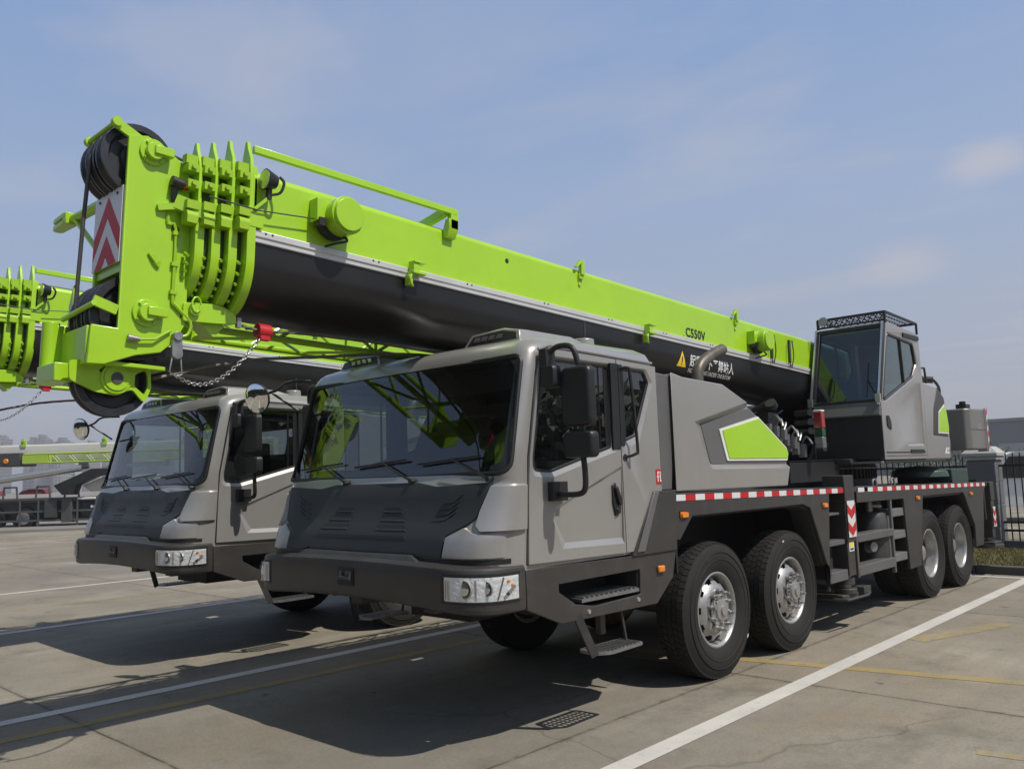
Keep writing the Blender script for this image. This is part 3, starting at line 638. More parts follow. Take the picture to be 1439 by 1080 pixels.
# side valances with wheel openings
FV=[(-.75,1.665),(2.70,1.608),(2.70,1.545),(2.335,1.55),(2.20,.505),(2.17,.50),(2.265,.74),(2.16,.81),(1.84,1.415),(1.665,1.46),(-.485,1.46),(-.70,1.27),(-.775,1.28)]
RV=[(3.11,1.60),(8.46,1.512),(8.22,1.36),(8.01,.54),(7.60,.54),(7.63,.86),(7.18,1.385),(5.36,1.40),(5.10,.50),(4.68,.49),(4.62,1.395),(3.09,1.41)]
for sg in (1,-1):
    m=MB(); m.plate(FV,[],'x',sg*1.325,sg*1.36); fv=m.build('side_valance',CHAR,crane,bevel=.006)
    m=MB(); m.plate([(2.26,.74),(2.16,.81),(1.84,1.415),(1.665,1.46),(1.66,1.435),(1.83,1.385),(2.13,.80)],[],'x',sg*1.12,sg*1.325); m.plate([(-.485,1.46),(1.665,1.46),(1.665,1.44),(-.485,1.44)],[],'x',sg*.7,sg*1.325); m.build('fender_lip',INT,fv)
    m=MB(); m.plate(RV,[],'x',sg*1.325,sg*1.36); rv=m.build('side_valance',CHAR,crane,bevel=.006)
    m=MB(); m.plate([(7.63,.86),(7.18,1.385),(5.36,1.40),(5.36,1.37),(7.16,1.355),(7.60,.85)],[],'x',sg*1.12,sg*1.325); m.build('fender_lip',BLACK,rv)
    for par,y0,n,zt in ((fv,-.745,11,None),(rv,3.44,16,None)):
        m=MB(); m.m(REFWH); 
        if par is rv: m.loft([[(sg*(1.3605+q),y,1.648+dz(y)-.052*a) for q,a in ((0,0),(.003,0),(.003,1),(0,1))] for y in (3.14,3.33)])
        for k in range(n):
            for c,o,mt in ((0,0,REFWH),(1,.1575,REFRED)):
                ya=y0+.315*k+o; yb=ya+.154
                if yb>8.46 : continue
                m.m(mt); m.loft([[(sg*(1.3605+q),y,1.648+dz(y)-.052*a) for q,a in ((0,0),(.003,0),(.003,1),(0,1))] for y in (ya,yb)])
        if par is fv: m.m(REFWH).loft([[(sg*(1.3605+q),y,1.648+dz(y)-.052*a) for q,a in ((0,0),(.003,0),(.003,1),(0,1))] for y in (y0+.315*11-.10,y0+.315*11+.0)]) if 0 else None
        m.build('reflective_strip',None,par,smooth=0)
    for par,y,z in ((fv,-.635,1.475),(fv,2.19,1.425),(rv,5.13,1.385),(rv,7.51,1.355)):
        m=MB(); m.m(BLACK).box(sg*1.36,sg*1.366,y-.062,y+.062,z-.032,z+.032); m.m(AMBER); q=rp([(-.055,-.026),(.055,-.026),(.055,.026),(-.055,.026)],.02)
        m.loft([[(sg*1.366,y+a,z+b) for a,b in q],[(sg*1.385,y+a*.85,z+b*.8) for a,b in q]]); m.build('side_marker',None,par,smooth=30)
    # bars, ladder and rungs between the outrigger and the rear wheels
    m=MB()
    for y0,y1,z0,z1,x1 in ((3.05,4.20,.955,1.045,1.36),(3.03,4.18,.575,.69,1.36),(2.22,2.72,.965,1.02,1.34),(2.22,2.72,1.29,1.32,1.30),(2.22,2.70,.575,.69,1.36)): m.box(sg*1.20,sg*x1,y0,y1,z0,z1)
    m.box(sg*1.30,sg*1.355,3.01,3.06,.56,1.42); m.box(sg*1.31,sg*1.355,4.16,4.21,.50,1.41)
    m.build('guard_bar',MIDG,rv,bevel=.008)
    m=MB()
    for z in (.62,.90,1.18): m.box(sg*1.12,sg*1.34,4.22,4.66,z,z+.10)
    m.build('rung',mat('bare grey rung',(.20,.20,.20),.4,metal=.3,var=.15,scale=20),rv,bevel=.008)
    m=MB()  # reservoirs behind the bars
    m.m(DSTEEL)
    for y,r,x in ((4.12,.20,1.12),(4.50,.16,1.06)): m.lathe([(.62,.02),(.62,r*.85),(.66,r),(1.16,r),(1.24,r*.82),(1.27,r*.3),(1.27,.0)],'z',(sg*x,y,0),24)
    m.m(STEEL); m.box(sg*1.30,sg*1.325,4.10,4.16,.64,1.2); m.cyl((sg*1.12,4.06,1.25),(sg*1.12,4.06,1.38),.05,n=14); m.cyl((sg*1.14,4.06,1.33),(sg*1.25,4.12,1.33),.035,n=12); m.cyl((sg*1.06,4.5,1.25),(sg*1.06,4.5,1.36),.05,n=14)
    m.m(INT).box(sg*.62,sg*.90,3.2,4.6,.6,1.38); m.m(STEEL)
    m.cyl((sg*1.2,3.75,.85),(sg*1.28,3.72,.85),.075,.06,n=16)
    m.build('reservoir',None,rv)
    # fender ladder hooks on the deck
    for y in (3.83,4.44):
        m=MB(); m.tube([(sg*1.30,y-.06,1.57),(sg*1.30,y-.055,1.64),(sg*1.30,y,1.665),(sg*1.30,y+.055,1.64),(sg*1.30,y+.06,1.57)],.013,8,True,3); m.build('lashing_eye',STEEL,rv)
    # outriggers: beam end, jack, foot and float, striped guard
    for y,zt,nm in ((2.86,1.735,0),(8.66,1.50,1)):
        m=MB(); w=.115 if nm==0 else .09
        m.box(sg*1.12,sg*1.375,y-w-.02,y+w+.02,zt-.30,zt); m.box(sg*1.14,sg*1.365,y-w,y+w,.98,zt-.30); m.box(sg*.5,sg*1.13,y-.13,y+.13,1.0,1.36); m.box(sg*1.16,sg*1.35,y-w*.85,y+w*.85,.60,.98)
        oj=m.build('outrigger',CHAR,crane,bevel=.008)
        m=MB(); m.m(STEEL).cyl((sg*1.255,y,.42),(sg*1.255,y,.62),.06,n=16); m.m(DSTEEL); m.cyl((sg*1.255,y,.50),(sg*1.255,y,.575),.10,n=16)
        m.build('jack_leg',None,oj)
        m=MB(); 
        q=rp([(sg*.86,y-.20),(sg*1.32,y-.22),(sg*1.34,y+.22),(sg*.86,y+.20)],.07)
        if nm==0: m.prism(q,'z',.33,.40); m.tube([(sg*.9,y-.26,.36),(sg*1.38,y-.26,.36),(sg*1.42,y+.22,.37),(sg*1.36,y+.34,.42)],.016,6); m.cyl((sg*1.255,y,.40),(sg*1.255,y,.46),.12,n=18); m.box(sg*1.2,sg*1.40,y+.16,y+.36,.36,.46)
        else: m.cyl((sg*1.255,y,.44),(sg*1.255,y,.50),.22,n=20); m.box(sg*1.1,sg*1.4,y-.2,y+.2,.50,.54)
        m.build('float',DSTEEL,oj,bevel=.006)
        m=MB(); z0,z1=(1.035,1.445) if nm==0 else (.78,1.10)
        ww=.105 if nm==0 else .075
        m.m(REFWH).box(sg*1.377,sg*1.380,y-ww,y+ww,z0,z1); m.m(REFRED); h=(z1-z0)/4.2
        for k in range(2):
            zb=z0+h*(.1+2.0*k)
            for a in (-1,1): m.prism([(y,zb),(y+a*ww,zb+.07),(y+a*ww,min(z1,zb+.07+h)),(y,zb+h)],'x',sg*1.380,sg*1.3825)
        m.build('warning_stripe',None,oj,smooth=0)
        if nm==0:
            m=MB(); m.m(WHITE).box(sg*1.352,sg*1.355,y-.065,y+.07,.875,1.01); m.m(YELLOW).box(sg*1.355,sg*1.357,y-.045,y+.05,.93,.99); m.m(BLACK).box(sg*1.355,sg*1.357,y-.045,y+.05,.89,.91); m.build('instruction_label',None,oj,smooth=0)
# rear end: beacon bar and lamps
m=MB(); m.box(-1.3,1.3,8.46,8.52,.9,1.45); m.build('rear_bar',CHAR,crane,bevel=.01)

# ---- wheels
def tyre(mb):
    mb.m(RUBBER); mb.lathe([(-.115,.325),(-.14,.36),(-.160,.43),(-.163,.48),(-.150,.545),(-.128,.583),(-.10,.590),(.10,.590),(.128,.583),(.150,.545),(.163,.48),(.160,.43),(.14,.36),(.115,.325)],'x',n=64)
    nb=62
    for k in range(nb):
        for x0,x1,of,sk in ((.082,.132,0,.0),(.030,.076,.5,.25),(-.022,.022,0,-.2),(-.076,-.030,.5,.25),(-.132,-.082,0,0)):
            a0=2*PI*(k+of)/nb; da=2*PI/nb*.86
            def P(x,a,r): 
                r=r-(.010 if abs(x)>.12 else 0); return (x,r*math.cos(a),r*math.sin(a))
            s=sk*2*PI/nb
            q=[(x0,a0),(x1,a0+s),(x1,a0+da+s),(x0,a0+da)]
            mb.loft([[P(x,a,.583) for x,a in q],[P(x,a,.603) for x,a in q]])
    for r0 in (.44,.505): mb.lathe([(.160,r0),(.1655,r0+.004),(.160,r0+.008)],'x',n=64)
def make_wheel(dual):
    w=empty('wheel'); w.parent=crane
    xs=[0] if not dual else [0,-.345]
    m=MB()
    for x in xs:
        t=MB(); tyre(t); bmesh.ops.translate(t.bm,verts=t.bm.verts,vec=(x,0,0))
        me=bpy.data.meshes.new('tmp'); t.bm.to_mesh(me); t.bm.free(); m.m(RUBBER); m.bm.from_mesh(me); bpy.data.meshes.remove(me)
    m.m(WHITE); m.box(.1632,.1645,-.02,.015,-.545,-.532) 
    m.build('tyre',None,w,smooth=40)
    m=MB(); m.m(RIM)
    if not dual:
        m.lathe([(.112,.333),(.124,.334),(.128,.322),(.118,.308),(.095,.300),(.04,.292),(-.10,.290),(-.11,.325)],'x',n=60)
        sk=lambda b,i: (b==1 and (i%8) in (1,2,3)) or (b==2 and (i%8) in (0,1,2,3,4)) or (b==3 and (i%8) in (1,2,3))
        m.lathe([(.04,.292),(.052,.284),(.064,.273),(.084,.250),(.098,.235),(.122,.208),(.130,.19),(.134,.165),(.134,.05)],'x',n=80,skip=sk)
    else:
        m.lathe([(.112,.333),(.124,.334),(.128,.322),(.118,.308),(.09,.300),(-.02,.288),(-.10,.275),(-.135,.255),(-.150,.22),(-.150,.10)],'x',n=60)
    rim=m.build('rim',None,w,smooth=40)
    m=MB(); m.m(RIM)
    if not dual:
        m.lathe([(.130,.06),(.146,.150),(.156,.146),(.158,.098),(.178,.092),(.184,.066),(.186,.048),(.200,.044),(.202,0)],'x',n=32); xb,rb=.134,.167
    else:
        m.lathe([(-.16,.13),(-.10,.12),(-.03,.115),(.03,.10),(.045,.08),(.045,0)],'x',n=32); xb,rb=-.150,.167
    for k in range(10):
        a=2*PI*k/10; c=(xb,rb*math.cos(a),rb*math.sin(a)); m.m(RIM).cyl(c,(xb+.036,c[1],c[2]),.021,n=6); m.cyl((xb+.036,c[1],c[2]),(xb+.072,c[1],c[2]),.0135,.010,n=8)
    if not dual:
        for k in range(8):
            a=2*PI*(k+.5)/8; m.m(STEEL).cyl((.150,.124*math.cos(a),.124*math.sin(a)),(.182,.124*math.cos(a),.124*math.sin(a)),.013,n=6)
    m.m(INT).cyl((-.1,0,0),(-.02,0,0),.283,n=32); m.build('hub',None,w,smooth=40)
    return w
first=[make_wheel(False),make_wheel(True)]; used=[False,False]
for y,dual in ((0,0),(1.47,0),(5.77,1),(7.12,1)):
    for sg in (1,-1):
        w=first[dual]
        if used[dual]: w=copy_tree(w,crane)
        used[dual]=True
        w.location=(sg*1.138,y,.597); w.rotation_euler=(y*1.7+sg,0,0) if sg>0 else (y+.4,0,PI)
m=MB()
for y in (0,1.47,5.77,7.12): m.cyl((-1.0,y,.6),(1.0,y,.6),.08,n=16); m.lathe([(-.22,.05),(-.16,.2),(0,.24),(.16,.2),(.22,.05)],'y',(.05,y,.6),20)
m.build('axle',DSTEEL,frame)
m=MB(); m.box(-.36,.36,-2.2,-.7,.72,1.3); m.cyl((.0,-.6,.8),(0,5.5,.75),.06,n=12); m.box(-.3,.3,2.0,2.6,.62,1.1); m.build('drivetrain',INT,frame)

# ---- upper works
m=MB(); m.cyl((0,5.0,1.55),(0,5.0,1.86),.82,n=48); m.m(DSTEEL)
for k in range(72):
    a=2*PI*k/72; m.box(-.008,.008,-.02,.02,1.66,1.84,Matrix.Translation((.83*math.cos(a),5+.83*math.sin(a),0))@Matrix.Rotation(a+PI/2,4,'Z'))
turn=m.build('turntable',DSTEEL,crane)
m=MB(); m.box(-1.0,1.0,3.9,8.0,1.86,1.93)
for sg in (1,-1): m.prism([(3.9,1.93),(4.6,2.5),(5.6,2.9),(6.6,3.45),(7.0,3.45),(7.4,2.9),(7.9,2.0),(7.9,1.93)],'x',sg*.44-.025,sg*.44+.025)
m.box(-.42,.42,6.9,7.6,2.0,2.6); up=m.build('turret',CHAR,crane,bevel=.01)
m=MB(); m.cyl((-.35,7.05,2.95),(.35,7.05,2.95),.25,n=28); m.cyl((-.35,7.55,2.55),(.35,7.55,2.55),.25,n=28)
for sg in (1,-1):
    for y,z in ((7.05,2.95),(7.55,2.55)): m.cyl((sg*.35,y,z),(sg*.38,y,z),.33,n=28)
m.build('winch_drum',DSTEEL,up)
m=MB(); m.m(DSTEEL).tube([(0,3.35,2.18),(0,4.6,2.05)],.17,20); m.m(CHROME).tube([(0,2.3,2.45),(0,3.36,2.18)],.11,16); m.m(DSTEEL).tube([(0,1.7,2.62),(0,2.3,2.45)],.2,16)
m.build('luffing_cylinder',None,up)
m=MB(); random.seed(3)   # valve block and hoses ahead of the operator cab
m.m(STEEL)
for k in range(9): m.box(.62+.05*(k%3),.70+.05*(k%3),2.36+.14*k*.6,2.42+.14*k*.6,2.24-.035*k,2.36-.03*k)
for k in range(7):
    y=2.15+.13*k; m.m(ALU if k%2 else STEEL).tube([(.9-.05*(k%3),y+.1,2.36-.04*k),(.78,y+.2,2.45-.04*k),(.62,y+.36,2.36-.05*k),(.55,y+.48,2.16-.02*k)],.014,6,True,4)
m.m(BLACK).tube([(.5,2.35,2.52),(.66,2.38,2.60),(.74,2.38,2.58)],.028,8,True,3); m.cyl((.74,2.33,2.60),(.74,2.39,2.55),.065,n=20); m.box(.4,.62,2.5,2.75,2.15,2.50)
m.m(BLACK).box(.35,.8,2.6,4.0,1.66,1.90)
for k in range(3): m.cyl((.35,3.85,2.30+.12*k),(.60,3.70,2.30+.12*k),.045,n=10)
m.build('valve_block',None,up)
# tri-colour load lamp
m=MB()
for z0,z1,mt in ((2.50,2.525,WHITE),(2.30,2.50,REDLENS),(2.20,2.30,GREENLENS),(2.06,2.20,STEEL),(2.02,2.06,BLACK)): m.m(mt).box(.905,1.005,3.10,3.20,z0,z1)
m.m(BLACK).box(.78,.905,3.14,3.17,2.1,2.14); m.bar((.8,3.15,2.12),(.72,3.9,2.12),.03)
m.build('load_lamp',None,up,bevel=.008)
m=MB(); m.box(-1.35,-.5,4.4,6.9,1.93,2.75); m.build('machinery_cover',SILVER,up,bevel=.03)
m=MB(); m.lathe([(1.72,.40),(1.80,.38),(1.86,.28),(1.885,.0)],'z',(.95,6.55,-.08),28); m.box(.5,1.3,6.9,7.7,1.5,1.74); m.build('tank_cover',GREEND,up,bevel=.01)

# operator's cab: side outline in (y,z), two side skins and a front frame
OX0,OX1=.475,1.372
PR=[(4.06,1.905),(4.06,2.64),(4.40,3.665),(4.47,3.70),(5.60,3.645),(5.66,3.58),(5.69,2.98),(5.64,1.905)]
oc=empty('operator_cab',(0,0,0)); oc.parent=crane
OWO=rp([(4.12,2.665),(4.445,3.565),(5.42,3.505),(5.515,3.21),(5.32,2.995),(4.20,2.625)],.03,3)
OWI=rp([(4.16,2.685),(4.465,3.54),(5.405,3.485),(5.485,3.21),(5.30,3.025),(4.22,2.665)],.03,3)
RECO=[(4.42,2.50),(5.38,2.93),(5.60,2.96),(5.585,2.08),(4.95,2.07),(4.82,2.13)]
RECI=[(4.52,2.50),(5.39,2.89),(5.575,2.92),(5.56,2.115),(4.96,2.105),(4.87,2.15)]
for sg in (1,-1):
    m=MB(); X=OX1 if sg>0 else OX0
    hol=[OWO]+([RECO] if sg>0 else []); lp=[PR]+hol; fl=[p for l in lp for p in l]
    tr=tessellate_polygon([[Vector((a,b,0)) for a,b in l] for l in lp]); A=[m.v((X,y,z)) for y,z in fl]
    for t in tr: m.face([A[i] for i in t])
    k=len(PR); n=len(OWO); B=[m.v((X-sg*.02,y,z)) for y,z in OWI]
    for i in range(n): j=(i+1)%n; m.face([A[k+i],A[k+j],B[j],B[i]])
    if sg>0:
        k+=n; n=len(RECO); B=[m.v((X-sg*(.004 if i<2 else .02),y,z)) for i,(y,z) in enumerate(RECI)]
        for i in range(n): j=(i+1)%n; m.face([A[k+i],A[k+j],B[j],B[i]])
        m.face(B)
    n=len(PR); C=[m.v((X-sg*.045,y,z)) for y,z in PR]
    for i in range(n): j=(i+1)%n; m.face([A[i],A[j],C[j],C[i]])
    s=m.build('side_wall',SILVER,oc,smooth=20,bevel=.01)
    m=MB(); m.prism(OWI,'x',X-sg*.022,X-sg*.018); m.build('side_window',OG,s,smooth=0)
    m=MB(); q=[(X-sg*.010,y,z) for y,z in OWI]; m.tube(q+[q[0],q[1]],.014,6,False); m.bar((X-sg*.012,4.98,2.90),(X-sg*.012,4.93,3.53),.03,.02); m.build('window_seal',CHAR,s)
    if sg>0:
        m=MB(); m.prism(rp([(4.20,2.46),(4.27,2.46),(4.33,2.38),(4.33,2.28),(4.20,2.33)],.015),'x',X-.004,X+.014); m.build('door_handle',BLACK,s)
        m=MB(); m.box(X-.002,X+.003,4.12,5.58,1.985,2.000); m.box(X,X+.012,5.0,5.52,1.985,2.03); m.box(X-.001,X+.002,4.12,5.6,1.945,1.952); m.box(X-.001,X+.02,5.02,5.62,3.55,3.605); m.build('door_rail',BLACK,s)
m=MB(); m.loft([[(OX0,y,z),(OX1,y,z)] for y,z in ((5.64,1.905),(5.69,2.98),(5.66,3.58),(5.60,3.645),(4.47,3.70),(4.40,3.665))],cap=False,closed=False)
m.box(OX0+.02,OX1-.02,4.42,5.62,3.60,3.635); m.box(OX0+.03,OX1-.03,4.10,5.64,1.915,1.96); m.build('roof_and_back',SILVER,oc,smooth=25)
m=MB(); m.loft([[(OX0+.01,4.055,1.91),(OX1-.005,4.055,1.91),(OX1-.005,4.10,1.91),(OX0+.01,4.10,1.91)],[(OX0+.01,4.055,2.46),(OX1-.005,4.055,2.46),(OX1-.005,4.10,2.46),(OX0+.01,4.10,2.46)]]); lf=m.build('front_panel',BLACK,oc,bevel=.006)
m=MB(); m.prism([(3.985,2.47),(4.0,2.455),(4.10,2.455),(4.10,2.65),(4.055,2.65)],'x',OX0+.01,OX1-.005); m.build('front_ledge',mat('grey ledge paint',(.12,.118,.114),.42,var=.06),oc,bevel=.006)
def of(x,t): return (OX0+(OX1-OX0)*x,4.062+.338*t,2.645+1.02*t)
m=MB(); v=[m.v(of(*p)) for p in ((.055,.0),(.945,.0),(.945,.985),(.055,.985))]; m.face(v); m.build('front_window',OG,oc,smooth=0)
m=MB()
for x in (.025,.975): m.bar(of(x,0),of(x,1),.05,.06)
m.bar(of(0,.985),of(1,.985),.06,.05); m.bar(of(0,.012),of(1,.012),.05,.03); m.build('window_frame',BLACK,oc,bevel=.005)
m=MB()
for x in (-.005,.98):
    a=Vector(of(x,-.05))+Vector((0,-.035,0)); b=Vector(of(x,1.02))+Vector((0,-.035,0)); m.bar(a,b,.022,.03); m.box(a.x-.03,a.x+.03,a.y-.01,a.y+.03,a.z+.03,a.z+.14)
m.build('gas_strut',ALU,oc)
m=MB(); m.box(.68,1.12,4.9,5.35,2.15,2.32); m.box(.68,1.12,5.28,5.42,2.3,2.95); m.box(.78,1.02,5.32,5.42,2.97,3.15); m.build('seat',mat('pale seat cloth',(.22,.24,.24),.8,var=.15),oc,bevel=.04,seg=3)
m=MB(); m.box(.52,.66,4.4,5.2,2.1,2.5); m.box(1.18,1.3,4.6,5.2,2.1,2.5); m.cyl((.6,4.5,2.5),(.6,4.45,2.72),.015,n=8); m.cyl((1.24,4.7,2.5),(1.24,4.65,2.7),.015,n=8); m.box(.52,.74,4.22,4.30,2.6,2.95); m.tube([(.85,4.35,2.3),(.9,4.3,2.62),(.98,4.28,2.66)],.02,6,True,3); m.build('control_console',BLACK,oc,bevel=.01)
m=MB(); cx=1.0
m.bar(of(.93,.07),of(.80,.28),.014,.014); m.bar(of(.80,.06),of(.80,.5),.012,.02); m.build('wiper',BLACK,oc)
# roof guard of bars and mesh
m=MB(); zt=3.83; y0,y1=4.42,5.62
for a,b in (((OX0,y0,zt),(OX1,y0,zt)),((OX1,y0,zt),(OX1,y1,zt-.04)),((OX0,y1,zt-.04),(OX1,y1,zt-.04)),((OX0,y0,zt),(OX0,y1,zt-.04)),((OX0,y0,zt),(OX0,y0,3.70)),((OX1,y0,zt),(OX1,y0,3.68)),((OX1,y1,zt-.04),(OX1,y1,3.64)),((OX0,y1,zt-.04),(OX0,y1,3.64)),((OX0,y0,3.72),(OX1,y0,3.72))): m.bar(a,b,.026)
for k in range(1,12):
    y=y0+(y1-y0)*k/12; m.bar((OX0,y,zt-.04*k/12),(OX1,y,zt-.04*k/12),.009)
for k in range(1,9):
    x=OX0+(OX1-OX0)*k/9; m.bar((x,y0,zt),(x,y1,zt-.04),.009)
for k in range(12):
    x=OX0+(OX1-OX0)*k/12; d=(OX1-OX0)/12; m.bar((x,y0,3.72),(x+d,y0,3.83),.010); m.bar((x+d,y0,3.72),(x,y0,3.83),.010)
m.build('roof_guard',BLACK,oc)
m=MB(); m.cyl((.60,4.36,3.79),(.60,4.30,3.79),.058,.066,n=20); m.m(CG) ; m.build('work_lamp',BLACK,oc)
m=MB(); m.cyl((.60,4.299,3.79),(.60,4.296,3.79),.060,n=20); m.build('lamp_glass',RIM,oc)
m=MB(); m.box(.6,1.36,3.95,4.05,1.86,1.885); m.box(.7,1.3,3.97,4.05,1.80,1.815); m.build('foot_step',STEEL,oc)
m=MB(); m.box(.45,1.36,4.1,5.6,1.865,1.905); m.build('cab_base',INT,oc)
# housing behind the operator cab, dark band and lime panel
SH=[(5.66,1.89),(5.70,2.975),(6.33,2.925),(6.56,2.79),(6.66,2.50),(6.745,2.14),(6.69,1.89)]
m=MB(); m.prism(SH,'x',.55,1.368); hs=m.build('side_housing',SILVER,crane,bevel=.02)
m=MB(); m.prism([(6.30,2.93),(6.48,2.83),(6.56,2.79),(6.66,2.50),(6.70,2.32),(6.62,2.22),(5.99,2.235),(6.09,2.62)],'x',1.366,1.374); m.build('dark_band',CHAR,hs,bevel=.003)
m=MB(); m.prism([(6.56,2.70),(6.27,2.575),(6.19,2.265),(6.665,2.26),(6.69,2.36),(6.64,2.56)],'x',1.373,1.377); m.build('white_edging',WHITE,hs)
m=MB(); m.prism([(6.555,2.675),(6.29,2.56),(6.22,2.285),(6.66,2.28),(6.68,2.36),(6.63,2.56)],'x',1.3765,1.380); m.build('accent_panel',LIME,hs)
m=MB(); m.m(WHITE); m.prism([(6.44,1.97),(6.50,1.97),(6.57,2.06),(6.51,2.06)],'x',1.3685,1.3695); m.prism([(6.53,1.97),(6.62,1.97),(6.64,2.00),(6.55,2.00)],'x',1.3685,1.3695); m.prism([(6.58,2.02),(6.62,2.02),(6.65,2.06),(6.61,2.06)],'x',1.3685,1.3695); m.build('faded_emblem',None,hs,smooth=0)
m=MB(); m.m(DSTEEL); m.box(.7,1.2,5.85,6.3,2.93,3.06); m.cyl((.8,6.0,3.14),(1.2,6.0,3.14),.09,n=16); m.cyl((1.0,6.3,3.1),(1.3,6.4,3.05),.05,n=12); m.tube([(1.25,5.8,2.96),(1.25,5.85,3.2),(1.25,6.2,3.22),(1.25,6.25,3.0)],.018,6); m.tube([(1.1,6.3,3.1),(1.25,6.45,3.08),(1.32,6.56,2.95),(1.30,6.60,2.78)],.022,6,True,4); m.build('hydraulic_motor',None,hs)
# counterweight
m=MB(); cw=rp([(-1.37,7.75),(1.30,7.75),(1.37,7.83),(1.37,8.66),(-1.37,8.66)],[.1,.03,.03,.05,.1],3)
m.loft([[(x,y,2.03) for x,y in cw],[(x,y,2.68+.012*(y-7.7)) for x,y in cw]]); cwo=m.build('counterweight',mat('grey counterweight paint',(.20,.192,.178),.42,metal=.2,var=.05,dirt=((.15,.14,.125),2,.3)),crane,bevel=.02)
m=MB(); m.box(1.3705,1.3725,7.84,8.64,2.345,2.352); m.box(.2,.45,8.1,8.3,2.69,2.76); m.box(1.05,1.2,8.25,8.5,2.69,2.78); m.cyl((1.12,8.38,2.78),(1.12,8.38,2.83),.05,n=12); m.build('lifting_eye',BLACK,cwo)
m=MB(); m.m(REFWH); m.box(1.22,1.40,8.662,8.668,2.0,2.70)
m.m(REFWH)
m.box(1.366,1.403,8.60,8.6615,2.0,2.70); m.m(REFRED)
for k in range(4): m.prism([(8.60,2.03+.18*k),(8.662,2.10+.18*k),(8.662,2.19+.18*k),(8.60,2.12+.18*k)],'x',1.4032,1.405)
m.build('warning_board',None,cwo,smooth=0)
m=MB(); V,F=[],[]
m.m(RIM); m.prism([(8.21,2.37),(8.26,2.37),(8.33,2.455),(8.28,2.455)],'x',1.3705,1.3715); m.prism([(8.30,2.37),(8.40,2.37),(8.42,2.40),(8.32,2.40)],'x',1.3705,1.3715); m.prism([(8.345,2.42),(8.385,2.42),(8.41,2.455),(8.37,2.455)],'x',1.3705,1.3715); m.build('faded_emblem',None,cwo,smooth=0)
# ================================================================== boom (built along its own axis: x across, s back from the tip collar, h up from its top edge)
BM=Matrix.Translation((0,-4.13,3.915))@Matrix.Rotation(-.0407,4,'X')
def sec(hw,top,bot,n=14,flat=-.60):
    """U-shaped section, half width hw, from top to bottom; right side first"""
    P=[(hw-.03,top),(hw,top-.03),(hw,-.41),(hw,flat)]
    for k in range(1,n+1):
        t=PI/2*k/n; P.append((hw*math.cos(t)**.75 if k<n else 0.,flat+(bot-flat)*math.sin(t)**.9))
    return P+[(-x,h) for x,h in reversed(P[:-1])]
def side_x(h,hw=.40,flat=-.60,bot=-.92):
    if h>=flat: return hw
    t=min(1,(flat-h)/(flat-bot)); return hw*math.cos(math.asin(t**(1/.9)))**.75
boom=empty('boom'); boom.parent=crane
LEN=11.2
m=MB(BM); S0=sec(.40,0,-.92)
# upper, lime part of the shell and lower, black part share one section
up_=[p for p in S0 if p[1]>-.505]
def shell(m,pts,s0,s1,cap=True): m.loft([[(x,s,h) for x,h in pts] for s in (s0,s0+.5,(s0+s1)/2,s1)],cap)
top=[(.37,0),(.40,-.03),(.40,-.455),(-.40,-.455),(-.40,-.03),(-.37,0)]
shell(m,top,.02,LEN); m.build('boom_top',LIME,boom,bevel=.022,seg=3)
low=[(.40,-.455)]+[p for p in S0 if p[1]<=-.59]+[(-.40,-.455)]
m=MB(BM); shell(m,low,.02,LEN); m.build('boom_belly',BOOMB,boom,smooth=50)
m=MB(BM); m.m(RAILW)
for sg in (1,-1):
    m.prism([(sg*.40,-.408),(sg*.424,-.412),(sg*.424,-.455),(sg*.415,-.458),(sg*.415,-.490),(sg*.40,-.494)],'y',.04,LEN-.6)
m.m(DSTEEL)
for s in [.12]+[.95*k+1.0 for k in range(10)]: m.cyl((.42,s,-.424),(.4275,s,-.424),.009,n=8); m.cyl((.42,s+.05,-.424),(.4275,s+.05,-.424),.009,n=8)
m.build('side_rail',None,boom,bevel=.003)
